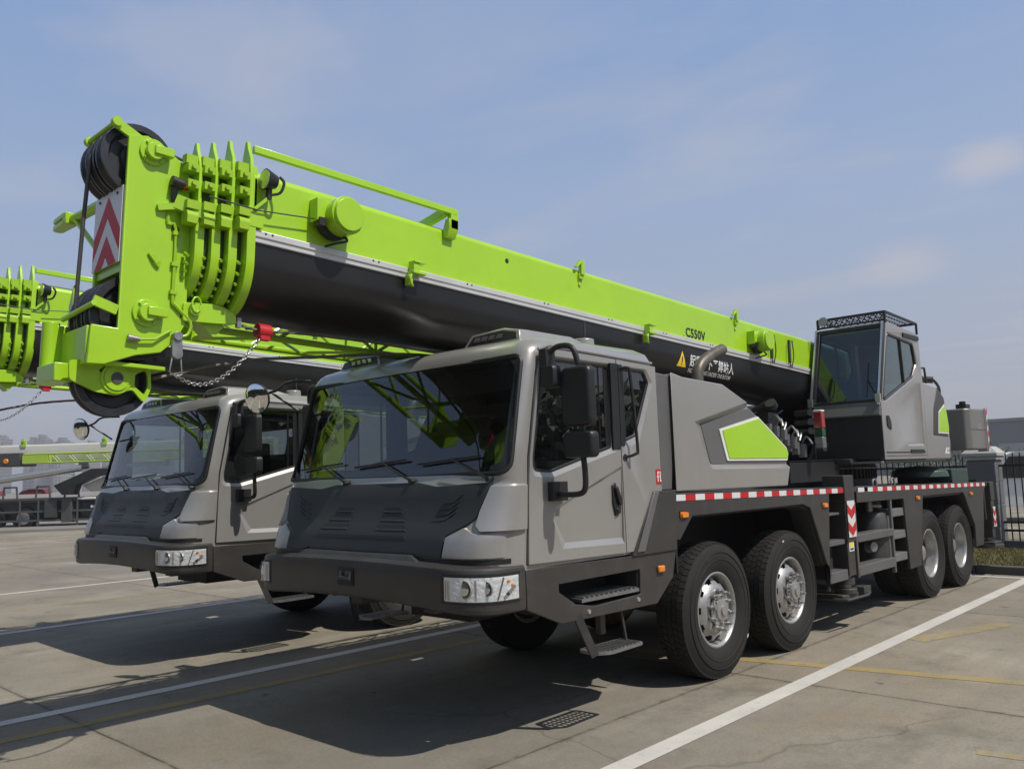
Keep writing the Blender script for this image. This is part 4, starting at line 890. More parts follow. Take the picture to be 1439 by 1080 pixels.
# telescopic sections: stepped collars at the tip, cut from plate with horned tops
for k,(s,hw,b,ht) in enumerate(((-.29,.315,-.885,.125),(-.195,.345,-.92,.15),(-.10,.385,-.955,.18),(0.0,.435,-.985,.19))):
    m=MB(BM)
    prof=[(hw-.05,ht-.05),(hw-.012,ht-.13),(hw,-.06),(hw,-.36),(hw,-.60)]
    n=14
    for i in range(1,n+1):
        t=PI/2*i/n; prof.append((hw*math.cos(t)**.75 if i<n else 0,-.60+(b+.60)*math.sin(t)**.9))
    full=prof+[(-x,h) for x,h in reversed(prof[:-1])]
    # horned plate: horns at both sides, the top edge dipping between them
    full=[(hw-.085,ht),(hw-.06,ht)]+full+[(-hw+.06,ht),(-hw+.085,ht),(-hw+.13,.02),(hw-.13,.02)]
    m.prism(full,'y',s-.012,s+.012)
    # thicker hoop from mid height down, and the shallow band behind the plate
    g=[(x*1.004,h*1.002) for x,h in prof[3:]]; g=g+[(-x,h) for x,h in reversed(g[:-1])]
    inner=[(x*.90,h if abs(x)>hw*.99 and h>-.5 else h*.95) for x,h in g]
    m.loft([[(x,q,h) for x,h in g+inner[::-1]] for q in (s-.020,s+.040)])
    ins=.035
    m.loft([[(x*(1-ins/hw),q,h*(.975) if h<-.6 else min(h,.03)) for x,h in full[2:-4]] for q in (s+.012,s+.06)])
    c=m.build('section_collar',LIME,boom,smooth=25,bevel=.003)
    m=MB(BM)   # wear-pad blocks and bolts between the plates
    for h,x in ((-.065,hw-.012),(-.175,hw-.004)):
        m.box(x-.10,x+.012,s-.085,s-.012,h-.028,h+.022); m.cyl((x-.01,s-.048,h),(x+.030,s-.048,h),.017,n=8)
    m.box(hw-.08,hw+.02,s-.09,s-.010,-.345,-.29)
    for h in (-.11,): m.box(hw-.08,hw-.02,s-.09,s-.012,-.04,.02)
    m.cyl((hw-.02,s-.015,-.395),(hw-.02,s-.088,-.395),.047,n=14); m.box(hw-.06,hw+.03,s-.09,s-.02,-.44,-.395)
    for t in (.12,.32,.52,.72,.92,1.12):
        x=hw*math.cos(t)**.75*.93; h=-.60+(b*.96+.60)*math.sin(t)**.9; m.cyl((x-.05,s-.05,h+.02),(x+.004,s-.05,h-.004),.011,n=7)
    m.build('pad_block',LIMED,c)
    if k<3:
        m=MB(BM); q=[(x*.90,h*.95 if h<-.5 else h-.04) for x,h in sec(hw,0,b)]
        m.loft([[(x,t,h) for x,h in q] for t in (s+.02,s+.12)]); m.build('inner_section',mat('dark green in the gaps',(.04,.075,.012),.5),c,smooth=50)  # inner sections coloured much darker than the collar plates
# grab rail and bracket on top, work lamp, cable drums, hooks and lugs along the near side
m=MB(BM); m.bar((.40,.02,.135),(.46,1.78,.125),.035,.05); m.bar((.44,1.70,.125),(-.2,1.72,.02),.05,.07); m.box(.43,.475,1.72,1.80,-.02,.15); m.prism([(.40,-.09),(.44,-.09),(.475,-.02),(.475,.06),(.43,.06),(.40,-.02)],'y',1.70,1.80); m.build('jib_guide_rail',LIME,boom,bevel=.004)
m=MB(BM); m.m(LIME).bar((.435,.02,-.285),(.45,.10,-.20),.035,.02); m.box(.40,.44,-.02,.09,-.40,-.27); m.m(BLACK).tube([(.47,.12,-.17),(.50,.17,-.15),(.51,.19,-.08),(.49,.17,-.04)],.010,6,True,4); m.cyl((.47,.07,-.075),(.47,.15,-.075),.072,.045,n=20); m.bar((.46,.11,-.13),(.46,.11,-.20),.03,.03)
wl=m.build('boom_work_lamp',None,boom); 
m=MB(BM); m.m(ALU).cyl((.47,.066,-.075),(.47,.07,-.075),.064,n=20); m.build('lamp_glass',None,wl)
for s,h,sc in ((.66,-.20,1.0),(6.86,-.24,1.0)):
    m=MB(BM); m.m(LIME).box(.40,.50,s-.20,s-.02,h-.06,h+.10); m.cyl((.46,s,h),(.58,s,h),.135,n=28); m.m(LIMED).cyl((.52,s,h),(.545,s,h),.125,n=28); m.m(LIME).cyl((.56,s,h),(.605,s,h),.122,.117,n=28); m.m(BLACK).cyl((.42,s-.03,h-.02),(.475,s-.03,h-.02),.14,n=24); m.tube([(.50,s+.02,h-.13),(.53,s+.03,h-.17),(.52,s-.05,h-.20),(.45,s-.10,h-.22)],.010,6,True,4); m.box(.44,.52,s-.19,s-.14,h-.10,h-.04)
    m.build('cable_drum',None,boom,smooth=30,bevel=.003)
m=MB(BM); m.tube([(.452,-.30,-.285),(.455,.05,-.29),(.455,.55,-.235)],.005,6); m.m(BLACK); m.build('feeler_cable',BLACK,boom)
for s,h in ((1.38,-.455),(4.50,-.475)):
    m=MB(BM)
    m.box(.424,.50,s-.06,s+.07,h-.01,h+.012); m.box(.424,.49,s-.05,s+.01,h+.012,h+.075); m.box(.424,.50,s-.05,s+.06,h+.075,h+.09); m.tube([(.47,s-.03,h),(.475,s-.07,h-.04),(.47,s-.06,h-.09),(.455,s-.03,h-.10)],.012,6,True,3); m.box(.42,.47,s-.08,s-.04,h-.10,h-.02); m.build('hose_hook',LIME,boom,bevel=.003)
for s in (3.44,6.38):
    m=MB(BM); 
    for q in (0,): m.plate([(s-.025,-.06),(s+.025,-.06),(s+.025,.085),(s-.02,.085),(s-.10,.0),(s-.08,-.005),(s-.025,.045)],[],'x',.402,.44)
    m.box(.40,.425,s-.035,s+.03,-.10,-.05); m.cyl((.40,s-.01,-.15),(.412,s-.01,-.15),.02,n=10); m.build('stay_lug',LIME,boom,bevel=.003)
m=MB(BM); m.cyl((.3985,2.44,-.125),(.4015,2.44,-.125),.022,n=16); m.build('pin_hole',BLACK,boom)
for s in (7.25,7.75):
    m=MB(BM); m.box(.40,.43,s,s+.03,-.40,-.10); m.tube([(.44,s-.02,-.12),(.45,s-.05,-.30),(.44,s-.03,-.46)],.008,6,True,3); m.tube([(.44,s+.05,-.10),(.45,s+.06,-.3),(.44,s+.02,-.46)],.008,6,True,3); m.build('hose_strap',DSTEEL,boom)
# lettering: model mark, lifting warning
m=MB(BM); letters(m,'C550V',.140,lambda x,y:(.4025,5.27+x,-.388+y),sx=1.0,bold=.0042,spacing=1.05); m.cyl((.4,5.235,-.386),(.4025,5.235,-.386),.006,n=8); m.build('model_lettering',BLACK,boom,smooth=0)
def onbelly(x,y): 
    h=-.70+y; return (side_x(h)+.0035,5.345+x,h)
m=MB(BM); m.m(YELLOW); tri=[(-.735+.17*k/8,.09*(1-k/8)) for k in range(9)]
for (h0,w0),(h1,w1) in zip(tri,tri[1:]): m.face([m.v((side_x(h)+.003,5.19+a,h)) for h,a in ((h0,-w0),(h0,w0),(h1,w1),(h1,-w1))])
m.m(BLACK)
for h0,h1 in ((-.69,-.67),(-.67,-.65),(-.65,-.625)): m.face([m.v((side_x(h)+.006,s,h)) for s,h in ((5.182,h0),(5.198,h0),(5.199,h1),(5.181,h1))])
vs=[m.v((side_x(h)+.005,s,h)) for s,h in ((5.182,-.715),(5.198,-.715),(5.198,-.70),(5.182,-.70))]; m.face(vs)
m.m(REFWH); letters(m,'起重臂下严禁站人',.140,onbelly,sx=.86,bold=.0026); letters(m,'NO STANDING UNDER THE BOOM',.062,lambda x,y:onbelly(x,y-.075),sx=.93,bold=.0012); m.build('warning_lettering',None,boom,smooth=0)

# ---- boom head
head=empty('boom_head'); head.parent=crane
SIDE=[(-.715,.055),(-.60,.085),(-.50,.05),(-.325,-.055),(-.30,-.50),(-.30,-.96),(-.34,-1.02),(-.30,-1.06),(-.36,-1.18),(-.45,-1.265),(-.60,-1.30),(-.78,-1.375),(-.88,-1.38),(-.865,-1.145),(-.715,-1.15)]
for sg in (1,-1):
    m=MB(BM); m.plate(SIDE,[],'x',sg*.195,sg*.225)
    m.build('cheek_plate',LIME,head,bevel=.006)
    m=MB(BM)
    for s,h in ((-.565,-.015),(-.555,-1.035)):
        m.cyl((sg*.225,s,h),(sg*.24,s,h),.085,n=24); m.cyl((sg*.24,s,h),(sg*.275,s,h),.055,n=20); m.box(sg*.24,sg*.29,s-.01,s+.11,h-.02,h+.035)
        for a in range(4): m.cyl((sg*.24,s+.07*math.cos(a*PI/2+.7),h+.07*math.sin(a*PI/2+.7)),(sg*.252,s+.07*math.cos(a*PI/2+.7),h+.07*math.sin(a*PI/2+.7)),.010,n=6)
    m.build('axle_boss',LIME,head,bevel=.004)
m=MB(BM); m.box(-.195,.195,-.70,-.68,-.74,-.245); m.box(-.195,.195,-.70,-.60,-.79,-.74); m.box(-.195,.195,-.33,-.31,-1.0,-.1); m.box(-.195,.195,-.86,-.40,-1.37,-1.345); m.box(-.195,.195,-.88,-.865,-1.375,-1.15); m.build('front_plate',LIME,head,bevel=.004)
m=MB(BM); m.m(REFWH).box(-.225,.193,-.722,-.712,-.735,-.255); m.m(HAZRED)
for a in (-1,1):
    m.prism([(-.016,-.285),(-.016+a*.203,-.53),(-.016+a*.203,-.665),(-.016,-.42)],'y',-.7235,-.722); m.prism([(-.016,-.535),(-.016+a*.166,-.735),(-.016+a*.055,-.735),(-.016,-.67)],'y',-.7235,-.722)
m.m(DSTEEL)
for x in (-.15,.12): m.cyl((x,-.728,-.29),(x,-.72,-.29),.010,n=8)
m.build('hazard_board',None,head,smooth=0)
def sheave(mb,c,r,w,ax='x'):
    mb.lathe([(-w,.05),(-w*.8,r*.45),(-w*.35,r*.5),(-w*.35,r*.74),(-w,r*.82),(-w,r),(-w*.6,r),(0,r*.9),(w*.6,r),(w,r),(w,r*.82),(w*.35,r*.74),(w*.35,r*.5),(w*.8,r*.45),(w,.05)],ax,c,36)
for s,h,rr in ((-.625,-.06,.225),(-.595,-1.06,.262)):
    m=MB(BM); m.m(mat('black nylon sheave',(.02,.021,.025),.38,var=.2,scale=12))
    for x in (-.125,-.01,.115): sheave(m,(x,s,h),rr,.05)
    m.m(ALU).cyl((-.19,s,h),(.19,s,h),.06,n=20); m.build('sheave_set',None,head,smooth=30)
m=MB(BM)  # rope guard frame over the top sheaves
for sg in (1,-1): m.bar((sg*.205,-.58,.02),(sg*.205,-.79,.118),.022,.06)
m.cyl((-.22,-.79,.118),(.225,-.79,.118),.016,n=10); m.cyl((.195,-.79,.118),(.235,-.79,.118),.030,n=14); m.cyl((-.235,-.79,.118),(-.195,-.79,.118),.030,n=14)
m.cyl((-.2,-.88,-1.06),(.23,-.86,-1.02),.016,n=10); m.bar((.21,-.72,-1.04),(.21,-.86,-1.0),.02,.06); m.build('rope_guard',LIME,head)
m=MB(BM); m.m(LIME).bar((.225,-.52,-.36),(.25,-.40,-.33),.05,.04); m.bar((.25,-.42,-.30),(.33,-.24,-.36),.05,.09); m.box(.226,.232,-.44,-.36,-.34,-.22)
m.m(BLACK).tube([(.235,-.42,-.30),(.25,-.43,-.23),(.26,-.42,-.20)],.022,8); m.cyl((.262,-.455,-.175),(.262,-.38,-.185),.034,n=14); m.m(REDLENS).cyl((.262,-.38,-.185),(.262,-.345,-.19),.034,.024,n=14)
m.m(STEEL).cyl((.27,-.37,-.34),(.28,-.30,-.345),.010,n=8); m.build('anemometer_lamp',None,head)
m=MB(BM); m.m(LIMED).tube([(.232,-.45,-.37),(.233,-.45,-.45),(.236,-.40,-.475),(.236,-.40,-.9),(.236,-.38,-.96),(.240,-.28,-1.05),(.238,-.29,-1.13),(.235,-.33,-1.15)],.011,6,True,3)
for h in (-.50,-.70,-.88): m.box(.225,.25,-.42,-.375,h-.012,h+.012)
m.m(BLACK).cyl((.225,-.40,-.475),(.2275,-.40,-.475),.028,n=12); m.build('conduit',None,head)
m=MB(BM); m.tube([(.232,-.56,-.66),(.24,-.53,-.70),(.235,-.50,-.735),(.232,-.49,-.70)],.008,6,True,4); m.cyl((.225,-.53,-.68),(.24,-.53,-.68),.018,n=10); m.build('spring_clip',LIMED,head)
m=MB(BM); m.m(STEEL).cyl((.24,-.66,-1.20),(.25,-.59,-1.205),.022,.014,n=12); m.m(LIMED).tube([(.248,-.60,-1.205),(.25,-.50,-1.19),(.24,-.40,-1.12)],.008,6); m.build('grease_nipple',None,head)
# pivoting eye at the lower back with its ring pin
m=MB(BM); m.prism(rp([(-.33,-.93),(-.12,-.91),(-.02,-.93),(.03,-.965),(.03,-1.02),(-.10,-1.035),(-.33,-1.05)],.015,2),'x',.20,.245); m.cyl((.19,-.26,-.975),(.27,-.26,-.975),.035,n=14); m.tube([(.275,-.26+.03*math.cos(a*.7),-.94+.05*math.sin(a*.7)) for a in range(10)],.007,6); m.prism([(-.20,-1.03),(-.02,-1.03),(-.10,-1.12)],'x',.05,.20); m.build('anchor_lug',LIME,head,bevel=.004)
# auxiliary sheave folded under the head, with its fork
m=MB(BM); Q=lambda P:[(-.665+(a+.615)*.86,-1.435+(b+1.455)*.86) for a,b in P]
C=(.03,-.665,-1.435); m.m(MATS['black nylon sheave']); sheave(m,C,.225,.05); m.m(LIME)
for sg in (1,):
    x=.03+sg*.075
    ring=[(-.615+.115*math.cos(a),-1.455+.115*math.sin(a)) for a in [2*PI*k/24 for k in range(24)]]
    m.plate(rp(Q([(-.93,-1.36),(-.72,-1.33),(-.60,-1.33),(-.50,-1.375),(-.40,-1.34),(-.375,-1.38),(-.365,-1.50),(-.40,-1.60),(-.425,-1.60),(-.50,-1.52),(-.60,-1.575),(-.75,-1.56),(-.92,-1.49)]),.02,3),[rp(Q([(-.485,-1.415),(-.412,-1.375),(-.395,-1.41),(-.390,-1.49),(-.412,-1.555),(-.485,-1.50)]),.012,2),rp(Q([(-.735,-1.41),(-.668,-1.355),(-.668,-1.385),(-.705,-1.44)]),.006,2)],'x',x-.008,x+.012)
    m.cyl((x,C[1],C[2]),(x+.022,C[1],C[2]),.092,n=32); m.cyl((x+.022,C[1],C[2]),(x+.03,C[1],C[2]),.074,n=28); m.m(DSTEEL).cyl((x+.03,C[1],C[2]),(x+.036,C[1],C[2]),.035,n=20); m.m(LIME)
m.plate(rp(Q([(-.93,-1.36),(-.60,-1.33),(-.50,-1.375),(-.50,-1.52),(-.60,-1.575),(-.92,-1.49)]),.02,3),[],'x',-.055,-.040)
m.build('auxiliary_sheave',None,head,smooth=30)
m=MB(BM); m.box(-.29,-.20,-.93,-.70,-1.36,-1.10); m.cyl((-.245,-.93,-1.38),(-.245,-.93,-1.08),.05,n=18); m.prism(rp([(-.44,-1.15),(-.28,-1.17),(-.28,-1.24),(-.44,-1.20)],.02),'y',-.88,-.83); m.box(-.27,.03,-.985,-.88,-1.47,-1.36); m.prism([(-.30,-.95),(-.24,-.82),(-.22,-1.1),(-.30,-1.1)],'y',-.82,-.78); m.build('fork_hinge',LIME,head,bevel=.006)
m=MB(BM); m.cyl((-.22,-.66,-.245),(-.74,-.68,-.25),.035,n=14)
for z in (-.225,-.275): m.prism(rp([(-.73,-.745),(-.73,-.655),(-.97,-.665),(-.99,-.70),(-.97,-.735)],.02),'z',z-.016,z+.016)
m.box(-.77,-.71,-.74,-.66,-.29,-.21); m.bar((-.66,-.69,-.27),(-.22,-.66,-.62),.035,.02); 
for z in (-.03,-.12): m.cyl((-.20,-.62,z),(-.27,-.63,z),.05,n=14)
m.build('jib_pin_fork',LIME,head,bevel=.004)
m=MB(BM); m.m(DSTEEL).tube([(-.03,-.842,-.04),(-.04,-.855,-.45),(-.06,-.862,-1.06)],.013,8); m.tube([(-.03,-.60,.158),(-.03,-.25,.10),(-.03,6,.05)],.011,8); m.build('hoist_rope',None,head)
# limit-switch weight on its chain, and the rope it rides on
m=MB(BM)
def twist(path,r,n=6):
    P=spline([Vector(p) for p in path],10); m.tube(P,r,8)
    for k in range(3):
        Q=[]
        for i,p in enumerate(P):
            a=i*.9+k*2.1; Q.append(p+Vector((math.cos(a)*r*.6,0,math.sin(a)*r*.6)))
        m.tube(Q,r*.6,5)
m.m(ROPE); twist([(.20,.0,-.99),(.20,.22,-1.025),(.19,.6,-.995),(.17,1.5,-.965),(.12,3.0,-.93)],.011)
twist([(.02,-.40,-1.40),(.05,.2,-1.22),(.05,.8,-1.12),(.05,1.6,-1.0),(.05,2.4,-.95)],.011)
m.m(STEEL).box(.185,.215,.055,.085,-1.03,-.965); m.build('pendant_rope',None,head,smooth=40)
m=MB(BM); m.m(RED); q=[(.20+.052*math.cos(a),-1.03+.052*math.sin(a)) for a in [R(k*20-50) for k in range(15)]]
m.loft([[(x,s,h) for x,h in q] for s in (.205,.30)]); m.cyl((.20,.205,-1.03),(.20,.30,-1.03),.046,n=18); m.box(.195,.24,.215,.29,-1.095,-1.05); m.build('limit_weight',None,head,bevel=.004)
m=MB(BM); m.m(STEEL); m.prism(rp([(-.395,-1.17),(-.335,-1.17),(-.325,-1.28),(-.355,-1.30),(-.395,-1.28)],.012),'x',.232,.262); m.cyl((.225,-.365,-1.155),(.275,-.365,-1.155),.028,n=14); m.tube([(.247,-.385,-1.27),(.247,-.40,-1.38),(.247,-.36,-1.405),(.247,-.32,-1.39),(.247,-.335,-1.27)],.006,6); m.build('limit_switch',None,head,bevel=.003)
m=MB(BM); a=Vector((.247,-.36,-1.395)); b=Vector((.215,.22,-1.085)); nl=30
for k in range(nl):
    t0=(k+.0)/nl; t1=(k+1.0)/nl
    f=lambda t:(a.lerp(b,t)+Vector((0,0,-.175*4*t*(1-t)*(.75+.25*(1-t)))))
    p,q=f(t0),f(t1); d=(q-p); L=d.length; d.normalize(); c=(p+q)/2
    o=Vector((1,0,0)) if k%2 else d.cross(Vector((1,0,0))); o=(o-d*o.dot(d)).normalized()
    m.tube([c+d*(L*.68*math.cos(i*PI/4))+o*(.011*math.sin(i*PI/4)) for i in range(9)],.0042,5,False)
m.build('chain',STEEL,head,smooth=60)

# ---- lattice jib stowed along the right side of the boom
jib=empty('stowed_jib'); jib.parent=crane
m=MB(BM); x0,x1=-.58,-1.02
def hh(s): return (-.56-.008*s,-.90+.008*s)
cs=[(x0,0),(x1,0),(x0,1),(x1,1)]
def jp(x,i,s): return (x,s,hh(s)[i])
J0,J1=.35,7.6
for x,i in cs: m.cyl(jp(x,i,J0),jp(x,i,J1),.027,n=10)
ns=15; ds=(J1-J0)/ns
for k in range(ns):
    a=J0+ds*k;b=a+ds
    for x in (x0,x1): m.cyl(jp(x,k%2,a),jp(x,1-k%2,b),.015,n=8)
    for i in (0,1):
        p,q=(x0,x1) if k%2 else (x1,x0); m.cyl(jp(p,i,a),jp(q,i,b),.013,n=8)
for k in range(0,ns+1,3):
    s=J0+ds*k
    for x in (x0,x1): m.cyl(jp(x,0,s),jp(x,1,s),.015,n=8)
    for i in (0,1): m.cyl(jp(x0,i,s),jp(x1,i,s),.015,n=8)
m.build('lattice',LIME,jib)
m=MB(BM)
for x in (x0,x1): m.prism([(-.10,-.66),(.36,-.54),(.36,-.92),(.10,-.92),(-.10,-.78)],'x',x-.012,x+.012)
m.box(x1,x0,.1,.34,-.80,-.76); m.build('jib_foot',LIME,jib,bevel=.004)
m=MB(BM)
for s in (1.6,4.6,6.8): m.box(-.60,-.40,s-.05,s+.05,-.60,-.50); m.box(-.62,-.56,s-.05,s+.05,-.62,-.5)
m.build('jib_bracket',LIMED,jib,bevel=.004)
m=MB(BM); m.m(MATS['black nylon sheave']); sheave(m,(-.80,J1+.1,-.74),.17,.05); m.build('jib_sheave',None,jib)
# ================================================================== second crane: the same machine one bay to the left
crane2=copy_tree(crane); crane2.location=(-4.58,.13,0); crane2['label']='second lime green truck crane, one bay over, half hidden behind the nearer crane'
for q in crane2.children:
    if q.name.split('.')[0] in ('boom','boom_head','stowed_jib'): q.location=(-.03,0,.085)

# ================================================================== ground
def concrete_nodes(t):
    tc=N(t,'ShaderNodeTexCoord'); v=tc.outputs['Object']
    def noise_(sc,det,rough=.6,vec=v):
        n=N(t,'ShaderNodeTexNoise'); n.inputs['Scale'].default_value=sc; n.inputs['Detail'].default_value=det; n.inputs['Roughness'].default_value=rough; t.links.new(vec,n.inputs['Vector']); return n.outputs['Fac']
    def ramp(src,stops):
        r=N(t,'ShaderNodeValToRGB'); e=r.color_ramp.elements
        while len(e)<len(stops): e.new(.5)
        for q,(p,c) in zip(e,stops): q.position=p; q.color=list(c)+[1] if not isinstance(c,float) else (c,c,c,1)
        t.links.new(src,r.inputs[0]); return r.outputs[0]
    def mix(f,a,b,mode='MIX'):
        m=N(t,'ShaderNodeMixRGB',blend_type=mode)
        for s,i in ((f,0),(a,1),(b,2)):
            if isinstance(s,(int,float)): m.inputs[i].default_value=s
            elif isinstance(s,tuple): m.inputs[i].default_value=list(s)+[1]
            else: t.links.new(s,m.inputs[i])
        return m.outputs[0]
    base=ramp(noise_(.35,7,.62),[(.34,(.200,.171,.125)),(.5,(.285,.250,.191)),(.66,(.370,.331,.262))])
    # streaks trowelled along the bays
    mp=N(t,'ShaderNodeMapping'); mp.inputs['Scale'].default_value=(3.2,.22,1); t.links.new(v,mp.inputs[0])
    st=ramp(noise_(1.1,6,.65,mp.outputs[0]),[(.38,.0),(.68,.75)])
    base=mix(st,base,(.225,.200,.155))
    # fine speckle, rust and oil stains
    sp=ramp(noise_(42,7,.85),[(.36,.66),(.64,1.22)]); base=mix(.75,base,sp,'MULTIPLY')
    pit=ramp(noise_(26,5,.8),[(.66,0.),(.72,.55)]); base=mix(pit,base,(.10,.09,.075))
    dk=ramp(noise_(.9,10,.8),[(.52,0.),(.66,.7)]); base=mix(dk,base,(.135,.120,.096))
    dk2=ramp(noise_(.16,7,.7),[(.45,0.),(.62,.55)]); base=mix(dk2,base,(.17,.158,.135))
    gr=ramp(noise_(6,9,.85),[(.54,0.),(.66,.5)]); base=mix(gr,base,(.13,.12,.10))
    oil=ramp(noise_(2.0,6,.65),[(.655,0.),(.70,.65)]); base=mix(oil,base,(.07,.066,.06))
    rs=ramp(noise_(.55,8,.75),[(.58,0.),(.72,.42)]); base=mix(rs,base,(.27,.185,.10))
    # slab tone differs from slab to slab; sawn joints between them
    sx=N(t,'ShaderNodeSeparateXYZ'); t.links.new(v,sx.inputs[0])
    def cell(o,off,size):
        a=N(t,'ShaderNodeMath',operation='SUBTRACT'); t.links.new(o,a.inputs[0]); a.inputs[1].default_value=off
        # a slightly wandering joint
        w=N(t,'ShaderNodeMath',operation='MULTIPLY_ADD'); t.links.new(noise_(1.7,3),w.inputs[0]); w.inputs[1].default_value=.03; t.links.new(a.outputs[0],w.inputs[2])
        d=N(t,'ShaderNodeMath',operation='DIVIDE'); t.links.new(w.outputs[0],d.inputs[0]); d.inputs[1].default_value=size
        f=N(t,'ShaderNodeMath',operation='FLOOR'); t.links.new(d.outputs[0],f.inputs[0])
        r=N(t,'ShaderNodeMath',operation='FRACT'); t.links.new(d.outputs[0],r.inputs[0])
        b=N(t,'ShaderNodeMath',operation='PINGPONG'); t.links.new(d.outputs[0],b.inputs[0]); b.inputs[1].default_value=.5
        return f.outputs[0],b.outputs[0]
    fx,bx=cell(sx.outputs[0],1.30,4.52); fy,by=cell(sx.outputs[1],.235,4.45)
    cb=N(t,'ShaderNodeCombineXYZ'); t.links.new(fx,cb.inputs[0]); t.links.new(fy,cb.inputs[1])
    wn=N(t,'ShaderNodeTexWhiteNoise'); t.links.new(cb.outputs[0],wn.inputs['Vector'])
    base=mix(.5,base,ramp(wn.outputs['Value'],[(0,.80),(1,1.16)]),'MULTIPLY')
    mn=N(t,'ShaderNodeMath',operation='MINIMUM'); t.links.new(bx,mn.inputs[0]); t.links.new(by,mn.inputs[1])
    jt=ramp(mn.outputs[0],[(.0009,1.),(.0020,0.)]); halo=ramp(mn.outputs[0],[(.001,.35),(.012,0.)])
    base=mix(halo,base,(.13,.112,.082)); jn=ramp(noise_(3.5,6,.7),[(.36,.25),(.56,1.)]); base=mix(mix(1.,jt,jn,'MULTIPLY'),base,(.035,.031,.026))
    # grit and spalls gathered along the joints, odd oil spots in between
    jb=ramp(mn.outputs[0],[(.004,1.),(.020,0.)]); jd=ramp(noise_(7,8,.75),[(.55,0.),(.63,.75)]); base=mix(mix(1.,jb,jd,'MULTIPLY'),base,(.085,.070,.050))
    vs=N(t,'ShaderNodeTexVoronoi'); vs.inputs['Scale'].default_value=1.15; wv2=N(t,'ShaderNodeVectorMath',operation='MULTIPLY_ADD'); nz2=N(t,'ShaderNodeTexNoise'); nz2.inputs['Scale'].default_value=9; nz2.inputs['Detail'].default_value=5; t.links.new(v,nz2.inputs['Vector']); t.links.new(nz2.outputs['Color'],wv2.inputs[0]); wv2.inputs[1].default_value=(.16,.16,0); t.links.new(v,wv2.inputs[2]); t.links.new(wv2.outputs[0],vs.inputs['Vector'])
    base=mix(ramp(vs.outputs['Distance'],[(.035,.75),(.065,0.)]),base,(.075,.066,.052))
    vo=N(t,'ShaderNodeTexVoronoi',feature='DISTANCE_TO_EDGE'); vo.inputs['Scale'].default_value=.21
    wv=N(t,'ShaderNodeVectorMath',operation='MULTIPLY_ADD'); nz_=N(t,'ShaderNodeTexNoise'); nz_.inputs['Scale'].default_value=1.3; nz_.inputs['Detail'].default_value=6; t.links.new(v,nz_.inputs['Vector'])
    t.links.new(nz_.outputs['Color'],wv.inputs[0]); wv.inputs[1].default_value=(.9,.9,0); t.links.new(v,wv.inputs[2]); t.links.new(wv.outputs[0],vo.inputs['Vector'])
    ck=ramp(vo.outputs['Distance'],[(.0003,.4),(.0009,0.)])
    ckm=ramp(noise_(.23,2),[(.5,0.),(.58,1.)]); ck=mix(1.,ck,ckm,'MULTIPLY'); base=mix(ck,base,(.05,.045,.04))
    return base,noise_,ramp,mix,v,jt
def ground_mat(name,paint=None,wear=(.5,.62),keep=1.):
    m,t,o=nt(name); p=N(t,'ShaderNodeBsdfPrincipled'); t.links.new(p.outputs[0],o.inputs[0])
    base,noise_,ramp,mix,v,jt=concrete_nodes(t); col=base
    if paint:
        w=ramp(noise_(5.,8,.75),[(wear[0],keep),(wear[1],0.)]); w2=ramp(noise_(40,4,.7),[(.60,1.),(.72,.25)]); w=mix(1.,w,w2,'MULTIPLY'); 
        pc=ramp(noise_(1.5,5),[(.3,tuple(c*.80 for c in paint)),(.7,paint)]); col=mix(w,base,pc)
    t.links.new(col,p.inputs['Base Color']); p.inputs['Roughness'].default_value=.82; p.inputs['Specular IOR Level'].default_value=.3
    b=N(t,'ShaderNodeBump'); b.inputs['Strength'].default_value=.25; b.inputs['Distance'].default_value=.006; t.links.new(noise_(55,6,.7),b.inputs['Height']); t.links.new(b.outputs[0],p.inputs['Normal'])
    return m
CONC=ground_mat('weathered concrete'); PWHITE=ground_mat('worn white road paint',(.56,.54,.49),(.60,.74)); PYEL=ground_mat('worn yellow road paint',(.40,.285,.085),(.46,.68),.72); PYEL2=ground_mat('nearly worn off yellow paint',(.42,.30,.07),(.40,.60),.5); PFAINT=ground_mat('faded white road paint',(.62,.605,.565),(.62,.80),1.)
m=MB(); 
g=[-2500,-60,-20,0,20,60,2500]
V=[[m.v((x,y,0)) for x in g] for y in g]
for j in range(6):
    for i in range(6): m.face([V[j][i],V[j][i+1],V[j+1][i+1],V[j+1][i]])
tag(m.build('ground',CONC,None,smooth=0),kind='structure')
def stripe(name,a,b,w,mt,z=.004):
    a=Vector((*a,z));b=Vector((*b,z));d=(b-a).normalized();n=Vector((-d.y,d.x,0))*w/2
    m=MB(); k=max(2,int((b-a).length/1.5)); L=[];Rr=[]
    for i in range(k+1): p=a.lerp(b,i/k); L.append(m.v(p+n)); Rr.append(m.v(p-n))
    for i in range(k): m.face([L[i],L[i+1],Rr[i+1],Rr[i]])
    return tag(m.build(name,mt,None,smooth=0),kind='structure')
stripe('bay_line',(1.985,-9),(1.855,8.31),.165,PWHITE); stripe('bay_line',(-2.62,-12),(-2.50,8.31),.155,PFAINT); stripe('bay_line',(-7.55,-12),(-7.35,8.31),.155,PFAINT); stripe('bay_line',(-12.4,-12),(-12.2,8.31),.13,PFAINT)
stripe('bay_end_line',(-14,8.40),(9,8.36),.13,PWHITE,.0055)
stripe('yellow_line',(-2.20,-9),(-1.80,1.5),.15,PYEL,.0025); stripe('yellow_line',(-.4,.50),(6.5,1.92),.16,PYEL,.0025); stripe('yellow_line',(3.55,-.80),(7.5,-.1),.11,PYEL2,.0025); stripe('yellow_line',(2.05,2.6),(2.55,4.1),.24,PYEL2,.0025)
stripe('yellow_line',(-9.9,-6),(-9.5,8),.09,PYEL,.0025)
